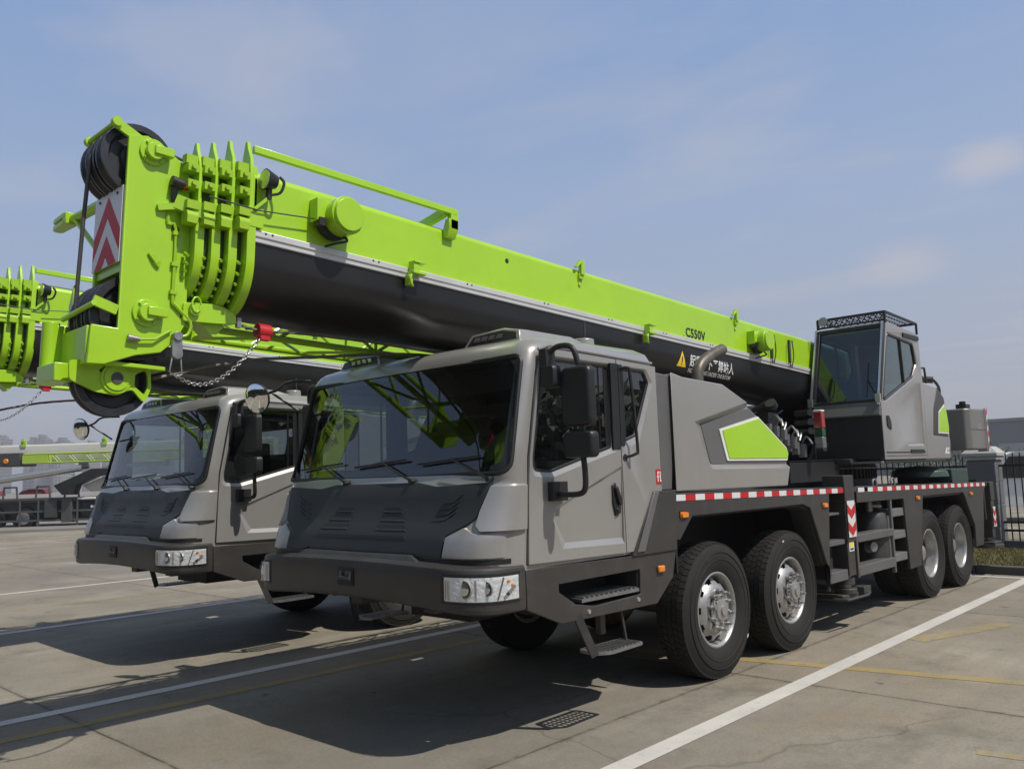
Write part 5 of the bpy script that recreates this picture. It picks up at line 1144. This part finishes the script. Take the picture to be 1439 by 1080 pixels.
# kerb and verge along the fence
KERB=mat('kerb stone',(.085,.082,.078),.8,var=.2,scale=5,bump=.3,bscale=40)
m=MB()
for k in range(40):
    x=-26+k*1.0; m.box(x+.006,x+.994,8.72,8.87,-.05,.135)
tag(m.build('kerb',KERB,None,bevel=.015),kind='structure')
SOIL=mat('dry verge soil',(.115,.10,.045),.95,var=.3,scale=3,bump=.5,bscale=30)
m=MB(); m.box(-26,14,8.87,14.5,-.05,.115); tag(m.build('verge',SOIL,None,smooth=0),kind='structure')
GR=mat('dry grass',(.165,.15,.045),.8,var=.45,scale=6); random.seed(11)
m=MB(); 
for k in range(22000):
    x=random.uniform(-1.6,3.4); y=random.uniform(8.88,12.0); h=random.uniform(.02,.065)*(1.6 if random.random()<.08 else 1); a=random.uniform(0,PI); w=random.uniform(.004,.009)
    dx,dy=math.cos(a)*w,math.sin(a)*w; lx,ly=random.uniform(-.5,.5)*h,random.uniform(-.5,.5)*h
    m.face([m.v((x-dx,y-dy,.112)),m.v((x+dx,y+dy,.112)),m.v((x+lx,y+ly,.112+h))])
tag(m.build('grass',GR,None,smooth=0,recalc=False),'short dry grass on the verge under the fence','grass',kind='stuff')
# fence and pillars
PIL=mat('grey rendered pillar',(.125,.125,.13),.75,var=.12,scale=3,bump=.2,bscale=25,dirt=((.09,.088,.085),1.5,.5))
CAP=mat('pale stone coping',(.38,.375,.36),.75,var=.12,scale=6,bump=.2,bscale=30)
BARM=mat('black fence paint',(.013,.013,.014),.45,var=.2)
PX=[-8.9,-4.25,.36,4.95]
for k,x in enumerate(PX):
    if k in (0,3): continue
    p=empty('fence_pillar',(x,12.25,.1),0,['grey pillar of the fence hidden far behind the second crane','grey pillar of the fence behind the front wheels of the nearer crane','grey stone pillar with pale coping in the black bar fence, beside the rear of the nearer crane','grey pillar of the fence outside the picture on the right'][k],'pillar')
    m=MB(); 
    for r in range(4): m.box(-.26,.26,-.26,.26,.44*r-(.1 if r==0 else 0),.44*r+.434)
    m.box(-.252,.252,-.252,.252,-.1,1.76); m.build('shaft',PIL,p,bevel=.012)
    m=MB(); m.box(-.30,.30,-.30,.30,1.765,1.83); m.build('cornice',CAP,p,bevel=.01)
    m=MB(); m.loft([[(-.33,-.33,1.832),(.33,-.33,1.832),(.33,.33,1.832),(-.33,.33,1.832)],[(-.33,-.33,1.90),(.33,-.33,1.90),(.33,.33,1.90),(-.33,.33,1.90)],[(-.20,-.20,2.03),(.20,-.20,2.03),(.20,.20,2.03),(-.20,.20,2.03)]]); m.build('coping',CAP,p,bevel=.008)
for k,(a,b) in enumerate(zip(PX,PX[1:])):
    if k==0: continue
    f=empty('bar_fence',((a+b)/2,12.25,.1),0,['black bar fence panel behind the rear wheels of the second crane','black bar fence panel seen under the operator cab, left of the grey pillar','black bar fence panel at the right edge, right of the grey pillar'][k],'fence')
    h=(b-a)/2-.27; m=MB(); m.box(-h,h,-.1,.1,-.12,.16); m.build('plinth',PIL,f,bevel=.01)
    m=MB()
    for z in (.36,.52,1.64): m.box(-h,h,-.022,.022,z-.022,z+.022)
    m.build('rail',BARM,f)
    m=MB(); n=int(2*h/.125)
    for i in range(1,n):
        x=-h+2*h*i/n; m.box(x-.0105,x+.0105,-.0105,.0105,.16,1.86); m.loft([[(x-.0105,-.0105,1.86),(x+.0105,-.0105,1.86),(x+.0105,.0105,1.86),(x-.0105,.0105,1.86)],[(x-.001,-.001,1.91),(x+.001,-.001,1.91),(x+.001,.001,1.91),(x-.001,.001,1.91)]])
    m.build('bars',BARM,f,smooth=0)
# ---------------- beyond the fence: warehouse, white vans, shrubs
m_,t_,o_=nt('corrugated grey cladding'); p_=N(t_,'ShaderNodeBsdfPrincipled'); t_.links.new(p_.outputs[0],o_.inputs[0]); tc_=N(t_,'ShaderNodeTexCoord'); wv_=N(t_,'ShaderNodeTexWave'); wv_.inputs['Scale'].default_value=1.2; t_.links.new(tc_.outputs['Object'],wv_.inputs[0]); r_=N(t_,'ShaderNodeValToRGB'); r_.color_ramp.elements[0].color=(.155,.16,.175,1); r_.color_ramp.elements[1].color=(.185,.19,.205,1); t_.links.new(wv_.outputs['Fac'],r_.inputs[0]); t_.links.new(r_.outputs[0],p_.inputs['Base Color']); p_.inputs['Roughness'].default_value=.6
CLAD=m_
wh=empty('warehouse',(0,130,0),0,'long low grey warehouse with a plain parapet beyond the fence on the right','warehouse')
m=MB(); m.box(-95,60,0,40,-.1,7.3); m.build('wall',CLAD,wh,smooth=0)
m=MB(); m.box(-95.3,60.3,-.3,40.3,7.3,7.75); m.build('parapet',mat('grey flashing',(.22,.225,.235),.6),wh,smooth=0)
m=MB()
for k in range(12): m.box(-88+12*k,-83+12*k,-.12,-.02,0,4.2)
m.build('roller_door',mat('dull roller door',(.30,.31,.32),.6,var=.08),wh,smooth=0)
def van(x,y,rz,label):
    v=empty('parked_van',(x,y,0),rz,label,'van','white vans parked beyond the fence')
    m=MB(); pr=rp([(-2.6,.45),(2.6,.45),(2.6,1.05),(2.25,1.2),(1.55,1.25),(1.05,2.0),(.8,2.1),(-2.5,2.12),(-2.6,1.9)],.1,3)
    m.loft([[(px,sy*.93,pz) for px,pz in [(px, pz) for px,pz in pr]] if abs(sy)>.94 else [(px,sy,pz) for px,pz in pr] for sy in (-.95,-.9,.9,.95)]); m.build('body',WHITE,v,smooth=40)
    m=MB()
    for s in (-1,1): m.prism([(.15,1.3),(1.4,1.3),(.98,1.95),(.15,1.95)],'y',s*.925,s*.935); m.prism([(-2.3,1.3),(.05,1.3),(.05,1.95),(-2.3,1.95)],'y',s*.925,s*.935)
    m.build('window',BLACK,v,smooth=0)
    for wx in (-1.6,1.65):
        for s in (-1,1):
            w=MB(); w.m(RUBBER).cyl((wx,s*.72,.34),(wx,s*.96,.34),.34,n=24); w.m(RIM).cyl((wx,s*.955,.34),(wx,s*.965,.34),.2,n=18); w.build('wheel',None,v)
    m=MB(); m.box(2.58,2.64,-.8,-.5,.8,.98); m.box(2.58,2.64,.5,.8,.8,.98); m.build('headlight',CHROME,v)
van(-.95,23.5,R(200),'white van parked behind the bar fence at the right edge, nearer the pillar'); van(.9,30,R(185),'white van parked farther behind the bar fence at the right edge')
LEAF=mat('shrub leaves',(.045,.07,.022),.6,var=.4,scale=4); BARK=mat('bark',(.06,.045,.03),.9,var=.3)
def shrub(x,y,h,w,label,n=1400):
    s=empty('shrub',(x,y,0),0,label,'shrub','shrubs beyond the fence'); m=MB(); rr=random.Random(int(x*10+y))
    for k in range(n):
        u=Vector((rr.gauss(0,1),rr.gauss(0,1),rr.gauss(0,1))).normalized()*rr.random()**.4; q=.8+.5*noise.noise(u*2.1+Vector((x,y,0)))
        c=Vector((u.x*w*q,u.y*w*q,h*.55+u.z*h*.45*q)); d=Vector((rr.gauss(0,1),rr.gauss(0,1),rr.gauss(0,.6))).normalized(); e=d.orthogonal().normalized(); a=rr.uniform(.05,.10)
        m.face([m.v(c-d*a),m.v(c+e*a*.5),m.v(c+d*a),m.v(c-e*a*.5)])
    m.build('foliage',LEAF,s,smooth=0,recalc=False); m=MB(); m.tube([(0,0,0),(.05,0,h*.4),(0,.05,h*.7)],[.06,.045,.02],7); m.build('stem',BARK,s)
for i,(x,y,h,w) in enumerate(((-3.2,40,3.2,2.2),(1.0,44,3.6,2.6),(-7.5,42,3.0,2.4),(-12,46,3.4,2.6))): shrub(x,y,h,w,['green shrub behind the fence, just left of the pillar','green shrub behind the white vans at the right edge','green shrub behind the fence under the operator cab','green shrub behind the fence, farthest left of the four'][i])

# ---------------- left: kerbed island, the white crane, the skyline
CAMP=Vector((5.328,-6.917,1.851)); e=Vector((.728,.6856,0)); fw=Vector((-.6856,.728,0))
def lp(r,d): return CAMP+e*r+fw*d
m=MB(); a=Vector((-34.5,4.2,0)); dirv=Vector((-.765,.644,0)); nn=Vector((-dirv.y,dirv.x,0))*-1
isl=[lp(-45,35.0),lp(-14,40.5),lp(10,44.5),lp(10,60),lp(-45,60)]
m.prism([(p.x,p.y) for p in isl],'z',-.1,.14); tag(m.build('raised_pavement',mat('pale pavement',(.21,.195,.17),.85,var=.15,scale=.6,bump=.2,bscale=20),None,bevel=.03),kind='structure')
O3=lp(-22.5,43.0); O3.z=0
c3=empty('white_crane',O3,R(43.3),'white telescopic crane with a lime lattice jib on its boom, far off','crane')
W3=mat('white crane paint',(.55,.54,.50),.45,var=.05,scale=1,dirt=((.42,.41,.37),1,.4)); G3=mat('dark grey machine paint',(.075,.075,.075),.5,var=.1,scale=2); LG=mat('pale lime paint',(.36,.52,.06),.45,var=.06)
m=MB(); m.loft([[(x,y,z) for y,z in rp([(-.4,3.22),(.4,3.22),(.45,3.6),(.45,4.16),(-.45,4.16),(-.45,3.6)],.1)] for x in (-3.6,10.5)]); b3=m.build('boom',W3,c3,smooth=40)
m=MB()
for x in (-2.0,2.05,6.1): m.box(x-.12,x+.12,-.5,-.38,4.05,4.35); m.box(x-.05,x+.05,-.55,-.38,4.3,4.45)
m.build('stay_lug',LG,b3)
m=MB(); z0,z1=3.22,3.66
for y in (-.62,-.95):
    for z in (z0,z1): m.cyl((-1.7,y,z+.0),(9.5,y,z+.01),.04,n=6)
    for k in range(24): x=-.4+.42*k; m.cyl((x,y,z0 if k%2 else z1),(x+.42,y,z1 if k%2 else z0),.022,n=5)
m.box(-1.75,-.5,-.98,-.58,3.2,3.62); j3=m.build('lattice_jib',LG,c3)
m=MB(); m.m(DSTEEL); m.box(-3.4,-1.9,-.9,.6,3.1,3.75); m.m(AMBER).cyl((-2.6,-.95,3.35),(-2.6,-.6,3.35),.13,n=16); m.build('boom_head',None,c3,bevel=.03)
m=MB(); m.m(ALU).cyl((-4.0,-1.4,2.25),(1.45,-1.4,2.92),.17,n=16); m.m(DSTEEL).cyl((1.45,-1.4,2.92),(1.75,-1.4,2.95),.10,n=12); m.box(1.3,1.7,-1.5,-1.3,2.95,3.15); m.build('luffing_cylinder',None,c3,smooth=40)
m=MB(); m.prism([(.2,2.08),(1.5,2.62),(2.0,2.84),(3.4,2.84),(3.4,2.52),(2.3,2.50),(1.3,2.08),(1.15,1.62),(.62,1.62)],'y',-1.7,-1.1); m.build('support_arm',BLACK,c3,bevel=.02)
m=MB(); m.prism([(1.35,2.06),(2.5,2.48),(5.0,2.5),(5.0,1.75),(1.75,1.75)],'y',-1.2,.6); m.prism([(1.7,2.9),(3.6,3.2),(5,3.2),(5,2.9)],'y',-.4,.4); m.build('cab',W3,c3,bevel=.04)
m=MB(); m.box(-3.8,6,-1.25,1.25,1.30,1.50); m.box(-3.8,6,-.9,.9,.75,1.3); d3=m.build('deck',G3,c3,bevel=.02)
m=MB()
for z in (1.45,.86,.42): m.box(-3.8,3.6,-1.34,-1.28,z-.045,z+.045)
for x in (-3.3,-1.6,-.7,1.2,2.1): m.box(x-.035,x+.035,-1.35,-1.29,.15,1.45)
for x in (-2.1,-.5,.9): m.tube([(x-.35,-1.3,1.5),(x-.3,-1.3,2.05),(x+.3,-1.3,2.05),(x+.35,-1.3,1.5)],.05,6)
m.build('guard_rail',G3,d3)
m=MB(); m.m(DSTEEL).box(-.35,.25,-1.45,-.8,.55,1.40); m.m(G3).box(.45,.95,-1.4,-.8,.3,1.5); m.m(BLACK).box(1.3,3.4,-1.2,-.7,.5,1.25); m.m(WHITE).box(1.2,2.1,-1.36,-1.3,1.38,1.48); m.box(1.8,2.0,-1.25,-1.2,.95,1.08); m.box(2.2,2.4,-1.25,-1.2,.95,1.08); m.build('tool_box',None,d3,bevel=.02)
m=MB(); m.m(mat('faded red cloth',(.20,.035,.04),.8,var=.2)); m.prism(rp([(-1.75,1.70),(-.6,1.70),(-.7,1.92),(-1.2,1.96),(-1.6,1.86)],.06),'y',-1.25,-.3); m.prism(rp([(-3.8,1.66),(-2.9,1.66),(-3.0,1.90),(-3.8,1.92)],.06),'y',-1.25,-.3); m.build('red_tarpaulin',None,d3)
for x in (-3.0,-1.5,3.2,4.6):
    w=MB(); w.m(RUBBER).cyl((x,-1.2,.55),(x,-.85,.55),.55,n=24); w.m(RIM).cyl((x,-1.205,.55),(x,-1.2,.55),.32,n=20); w.build('wheel',None,c3)
m=MB(); m.box(-3.6,5.8,-.85,.85,.35,.75); m.build('axle_frame',INT,c3)
# unseen trees added behind and beside the camera to darken reflections
rr=random.Random(21); m=MB()
for k in range(22000):
    x=rr.uniform(-70,60); y=-34+rr.gauss(0,3.5)
    if k%2==0: x=50+rr.gauss(0,4.5); y=rr.uniform(-34,75); z=abs(rr.gauss(0,1)); hmax=9.5+2.2*noise.noise(Vector((x*.16,0,3)))
    z=hmax*rr.random()**.7; c=Vector((x,y,z)); d=Vector((rr.gauss(0,1),rr.gauss(0,1),rr.gauss(0,.7))).normalized(); e2=d.orthogonal().normalized(); a=rr.uniform(.8,1.5)
    m.face([m.v(c-d*a),m.v(c+e2*a*.6),m.v(c+d*a),m.v(c-e2*a*.6)])
tag(m.build('wood',LEAF,None,smooth=0,recalc=False),'unseen dark green trees added around the yard to darken reflections','wood',kind='stuff')
# skyline of tower blocks
random.seed(5)
BMAT=[]
for i,cc in enumerate(((.22,.20,.19),(.27,.25,.25),(.20,.17,.165),(.25,.235,.21))):
    mm,t,o=nt('tower block facade '+'abcd'[i]); p=N(t,'ShaderNodeBsdfPrincipled'); t.links.new(p.outputs[0],o.inputs[0]); tc=N(t,'ShaderNodeTexCoord'); br=N(t,'ShaderNodeTexBrick'); br.offset=0; br.inputs['Scale'].default_value=1; br.inputs['Brick Width'].default_value=3.4; br.inputs['Row Height'].default_value=3.0; br.inputs['Mortar Size'].default_value=.7
    br.inputs['Color1'].default_value=(.06,.065,.08,1); br.inputs['Color2'].default_value=(.09,.09,.10,1); br.inputs['Mortar'].default_value=list(cc)+[1]
    sx=N(t,'ShaderNodeSeparateXYZ'); t.links.new(tc.outputs['Object'],sx.inputs[0]); ad=N(t,'ShaderNodeMath',operation='ADD'); t.links.new(sx.outputs[0],ad.inputs[0]); t.links.new(sx.outputs[1],ad.inputs[1]); cb=N(t,'ShaderNodeCombineXYZ'); t.links.new(ad.outputs[0],cb.inputs[0]); t.links.new(sx.outputs[2],cb.inputs[1]); t.links.new(cb.outputs[0],br.inputs['Vector']); t.links.new(br.outputs[0],p.inputs['Base Color']); p.inputs['Roughness'].default_value=.7; BMAT.append(mm)
sk=[(-14,16,58),(6,20,56),(27,13,48),(42,12,56),(55,14,57),(70,24,54),(90,9,44),(101,13,48),(114,12,50),(127,13,47),(141,18,42),(160,22,40),(181,16,46),(198,20,42),(219,17,48)]
D=820.
for i,(px,wp,hp) in enumerate(sk):
    px0=(px+wp/2-719.5)/1195.2; r=px0*D; c=lp(r,D+random.uniform(-40,40)); w=wp/1195.2*D*.92; h=(hp+15)/1195.2*D+2+random.uniform(-2,2)
    tall='taller' if hp>52 else ('medium' if hp>45 else 'lower')
    b=empty('tower_block',(c.x,c.y,0),R(43.3+random.uniform(-12,12)),'%s hazy tower block on the skyline, number %s counting from the left edge'%(tall,('one','two','three','four','five','six','seven','eight','nine','ten','eleven','twelve','thirteen','fourteen','fifteen')[i]),'tower block','hazy tower blocks on the skyline')
    m=MB(); m.box(-w/2,w/2,-8,8,0,h); 
    if i%2: m.box(-w/2*.5,w/2*.35,-8.8,-8,0,h-3)
    m.build('facade',BMAT[i%4],b,smooth=0)
    m=MB(); m.box(-w*.2,w*.15,-4,4,h,h+4); m.box(w*.2,w*.36,-3,3,h,h+2.2); m.build('roof_house',BMAT[(i+1)%4],b,smooth=0)
# air
m=MB(); m.box(-1500,700,-700,1500,-1,75)
hz,t,o=nt('hazy air'); pv=N(t,'ShaderNodeVolumePrincipled'); pv.inputs['Color'].default_value=(.90,.90,.925,1); pv.inputs['Density'].default_value=.00075; pv.inputs['Anisotropy'].default_value=.2; t.links.new(pv.outputs[0],o.inputs['Volume'])
tag(m.build('haze',hz,None,smooth=0),kind='stuff')

# ================================================================== light, sky, camera
SUN=Vector((.68,.15,1.)).normalized(); EL=math.asin(SUN.z); AZ=math.atan2(SUN.x,SUN.y)
w=bpy.data.worlds.new('World'); S.world=w; w.use_nodes=True; t=w.node_tree; t.nodes.clear()
sky=N(t,'ShaderNodeTexSky',sky_type='NISHITA',sun_disc=False,sun_elevation=EL,sun_rotation=AZ,altitude=50,air_density=1.1,dust_density=3.2,ozone_density=1.6)
bg=N(t,'ShaderNodeBackground'); bg.inputs[1].default_value=.15; out=N(t,'ShaderNodeOutputWorld')
# thin high cloud, laid on a plane far overhead
tc=N(t,'ShaderNodeTexCoord'); sp=N(t,'ShaderNodeSeparateXYZ'); t.links.new(tc.outputs['Generated'],sp.inputs[0])
mx=N(t,'ShaderNodeMath',operation='MAXIMUM'); mx.inputs[1].default_value=.08; t.links.new(sp.outputs[2],mx.inputs[0])
cx=N(t,'ShaderNodeMath',operation='DIVIDE'); cy=N(t,'ShaderNodeMath',operation='DIVIDE')
for c,k in ((cx,0),(cy,1)): t.links.new(sp.outputs[k],c.inputs[0]); t.links.new(mx.outputs[0],c.inputs[1])
cb=N(t,'ShaderNodeCombineXYZ'); t.links.new(cx.outputs[0],cb.inputs[0]); t.links.new(cy.outputs[0],cb.inputs[1])
mp=N(t,'ShaderNodeMapping'); mp.inputs['Rotation'].default_value=(0,0,R(35)); mp.inputs['Scale'].default_value=(.75,1.15,1); t.links.new(cb.outputs[0],mp.inputs[0])
nz=N(t,'ShaderNodeTexNoise'); nz.inputs['Scale'].default_value=1.0; nz.inputs['Detail'].default_value=9; nz.inputs['Roughness'].default_value=.55; nz.inputs['Distortion'].default_value=.4; t.links.new(mp.outputs[0],nz.inputs['Vector'])
rm_=N(t,'ShaderNodeValToRGB'); rm_.color_ramp.elements[0].position=.50; rm_.color_ramp.elements[1].position=.78; rm_.color_ramp.elements[1].color=(.5,.5,.5,1); t.links.new(nz.outputs['Fac'],rm_.inputs[0])
# milky hazy-day air over the clear sky; zenith above view darkened to cut fill
hr=N(t,'ShaderNodeValToRGB'); q=hr.color_ramp.elements; q[0].position=0; q[0].color=(.285,.30,.355,1); q[1].position=.80; q[1].color=(.062,.078,.118,1)
for ps,cc in ((.10,(.262,.292,.368,1)),(.30,(.215,.285,.425,1)),(.58,(.128,.222,.415,1))): x_=q.new(ps); x_.color=cc
t.links.new(sp.outputs[2],hr.inputs[0])
sc2=N(t,'ShaderNodeVectorMath',operation='SCALE'); sc2.inputs['Scale'].default_value=10.; t.links.new(hr.outputs[0],sc2.inputs[0])
hz2=N(t,'ShaderNodeMixRGB'); hz2.inputs[0].default_value=.86; t.links.new(sky.outputs[0],hz2.inputs[1]); t.links.new(sc2.outputs[0],hz2.inputs[2])
mixc=N(t,'ShaderNodeMixRGB'); mixc.inputs[2].default_value=(3.6,3.55,3.8,1); t.links.new(rm_.outputs[0],mixc.inputs[0]); t.links.new(hz2.outputs[0],mixc.inputs[1])
# a few soft fair-weather clouds, each in its own part of the sky
cl=mixc.outputs[0]
for dv,wd,am in (((-0.2115, 0.9302, 0.2999),.052,.55),((-0.2972, 0.9312, 0.211),.060,.38),((-0.7919, 0.4062, 0.456),.16,.30)):
    sb=N(t,'ShaderNodeVectorMath',operation='SUBTRACT'); t.links.new(tc.outputs['Generated'],sb.inputs[0]); sb.inputs[1].default_value=dv
    sl=N(t,'ShaderNodeVectorMath',operation='MULTIPLY'); t.links.new(sb.outputs[0],sl.inputs[0]); sl.inputs[1].default_value=(1,1,2.4)
    n4=N(t,'ShaderNodeTexNoise'); n4.inputs['Scale'].default_value=9; n4.inputs['Detail'].default_value=7; n4.inputs['Roughness'].default_value=.6; t.links.new(sl.outputs[0],n4.inputs['Vector'])
    ln=N(t,'ShaderNodeVectorMath',operation='LENGTH'); t.links.new(sl.outputs[0],ln.inputs[0])
    ad=N(t,'ShaderNodeMath',operation='MULTIPLY_ADD'); t.links.new(n4.outputs['Fac'],ad.inputs[0]); ad.inputs[1].default_value=-wd*1.5; t.links.new(ln.outputs['Value'],ad.inputs[2])
    mr=N(t,'ShaderNodeMapRange',interpolation_type='SMOOTHSTEP'); mr.inputs['From Min'].default_value=wd*.45; mr.inputs['From Max'].default_value=-wd*.6; mr.inputs['To Min'].default_value=0; mr.inputs['To Max'].default_value=am; t.links.new(ad.outputs[0],mr.inputs[0])
    mc=N(t,'ShaderNodeMixRGB'); mc.inputs[2].default_value=(4.0,3.75,3.85,1); t.links.new(mr.outputs[0],mc.inputs[0]); t.links.new(cl,mc.inputs[1]); cl=mc.outputs[0]
t.links.new(cl,bg.inputs[0]); t.links.new(bg.outputs[0],out.inputs[0])
L=bpy.data.lights.new('sun','SUN'); L.energy=4.3; L.angle=R(.55); L.color=(1,.955,.88); lo=bpy.data.objects.new('sun',L); COL.objects.link(lo); lo.rotation_euler=SUN.to_track_quat('Z','Y').to_euler(); lo.location=(20,5,40)
yaw,pit,rol=R(43.26893),R(6.11346),R(-1.83927)
f=Vector((-math.sin(yaw)*math.cos(pit),math.cos(yaw)*math.cos(pit),math.sin(pit))); r=Vector((math.cos(yaw),math.sin(yaw),0)); u=r.cross(f)
r2=r*math.cos(rol)+u*math.sin(rol); u2=-r*math.sin(rol)+u*math.cos(rol)
cd=bpy.data.cameras.new('camera'); cd.sensor_width=36; cd.lens=36*1195.2/1439; cd.clip_end=6000; cd.clip_start=.05
co=bpy.data.objects.new('camera',cd); COL.objects.link(co)
co.matrix_world=Matrix(((r2.x,u2.x,-f.x,5.32805),(r2.y,u2.y,-f.y,-6.91747),(r2.z,u2.z,-f.z,1.85091),(0,0,0,1)))
S.camera=co
S.view_settings.view_transform='Standard'; S.view_settings.look='None'; S.view_settings.exposure=0; S.view_settings.gamma=1
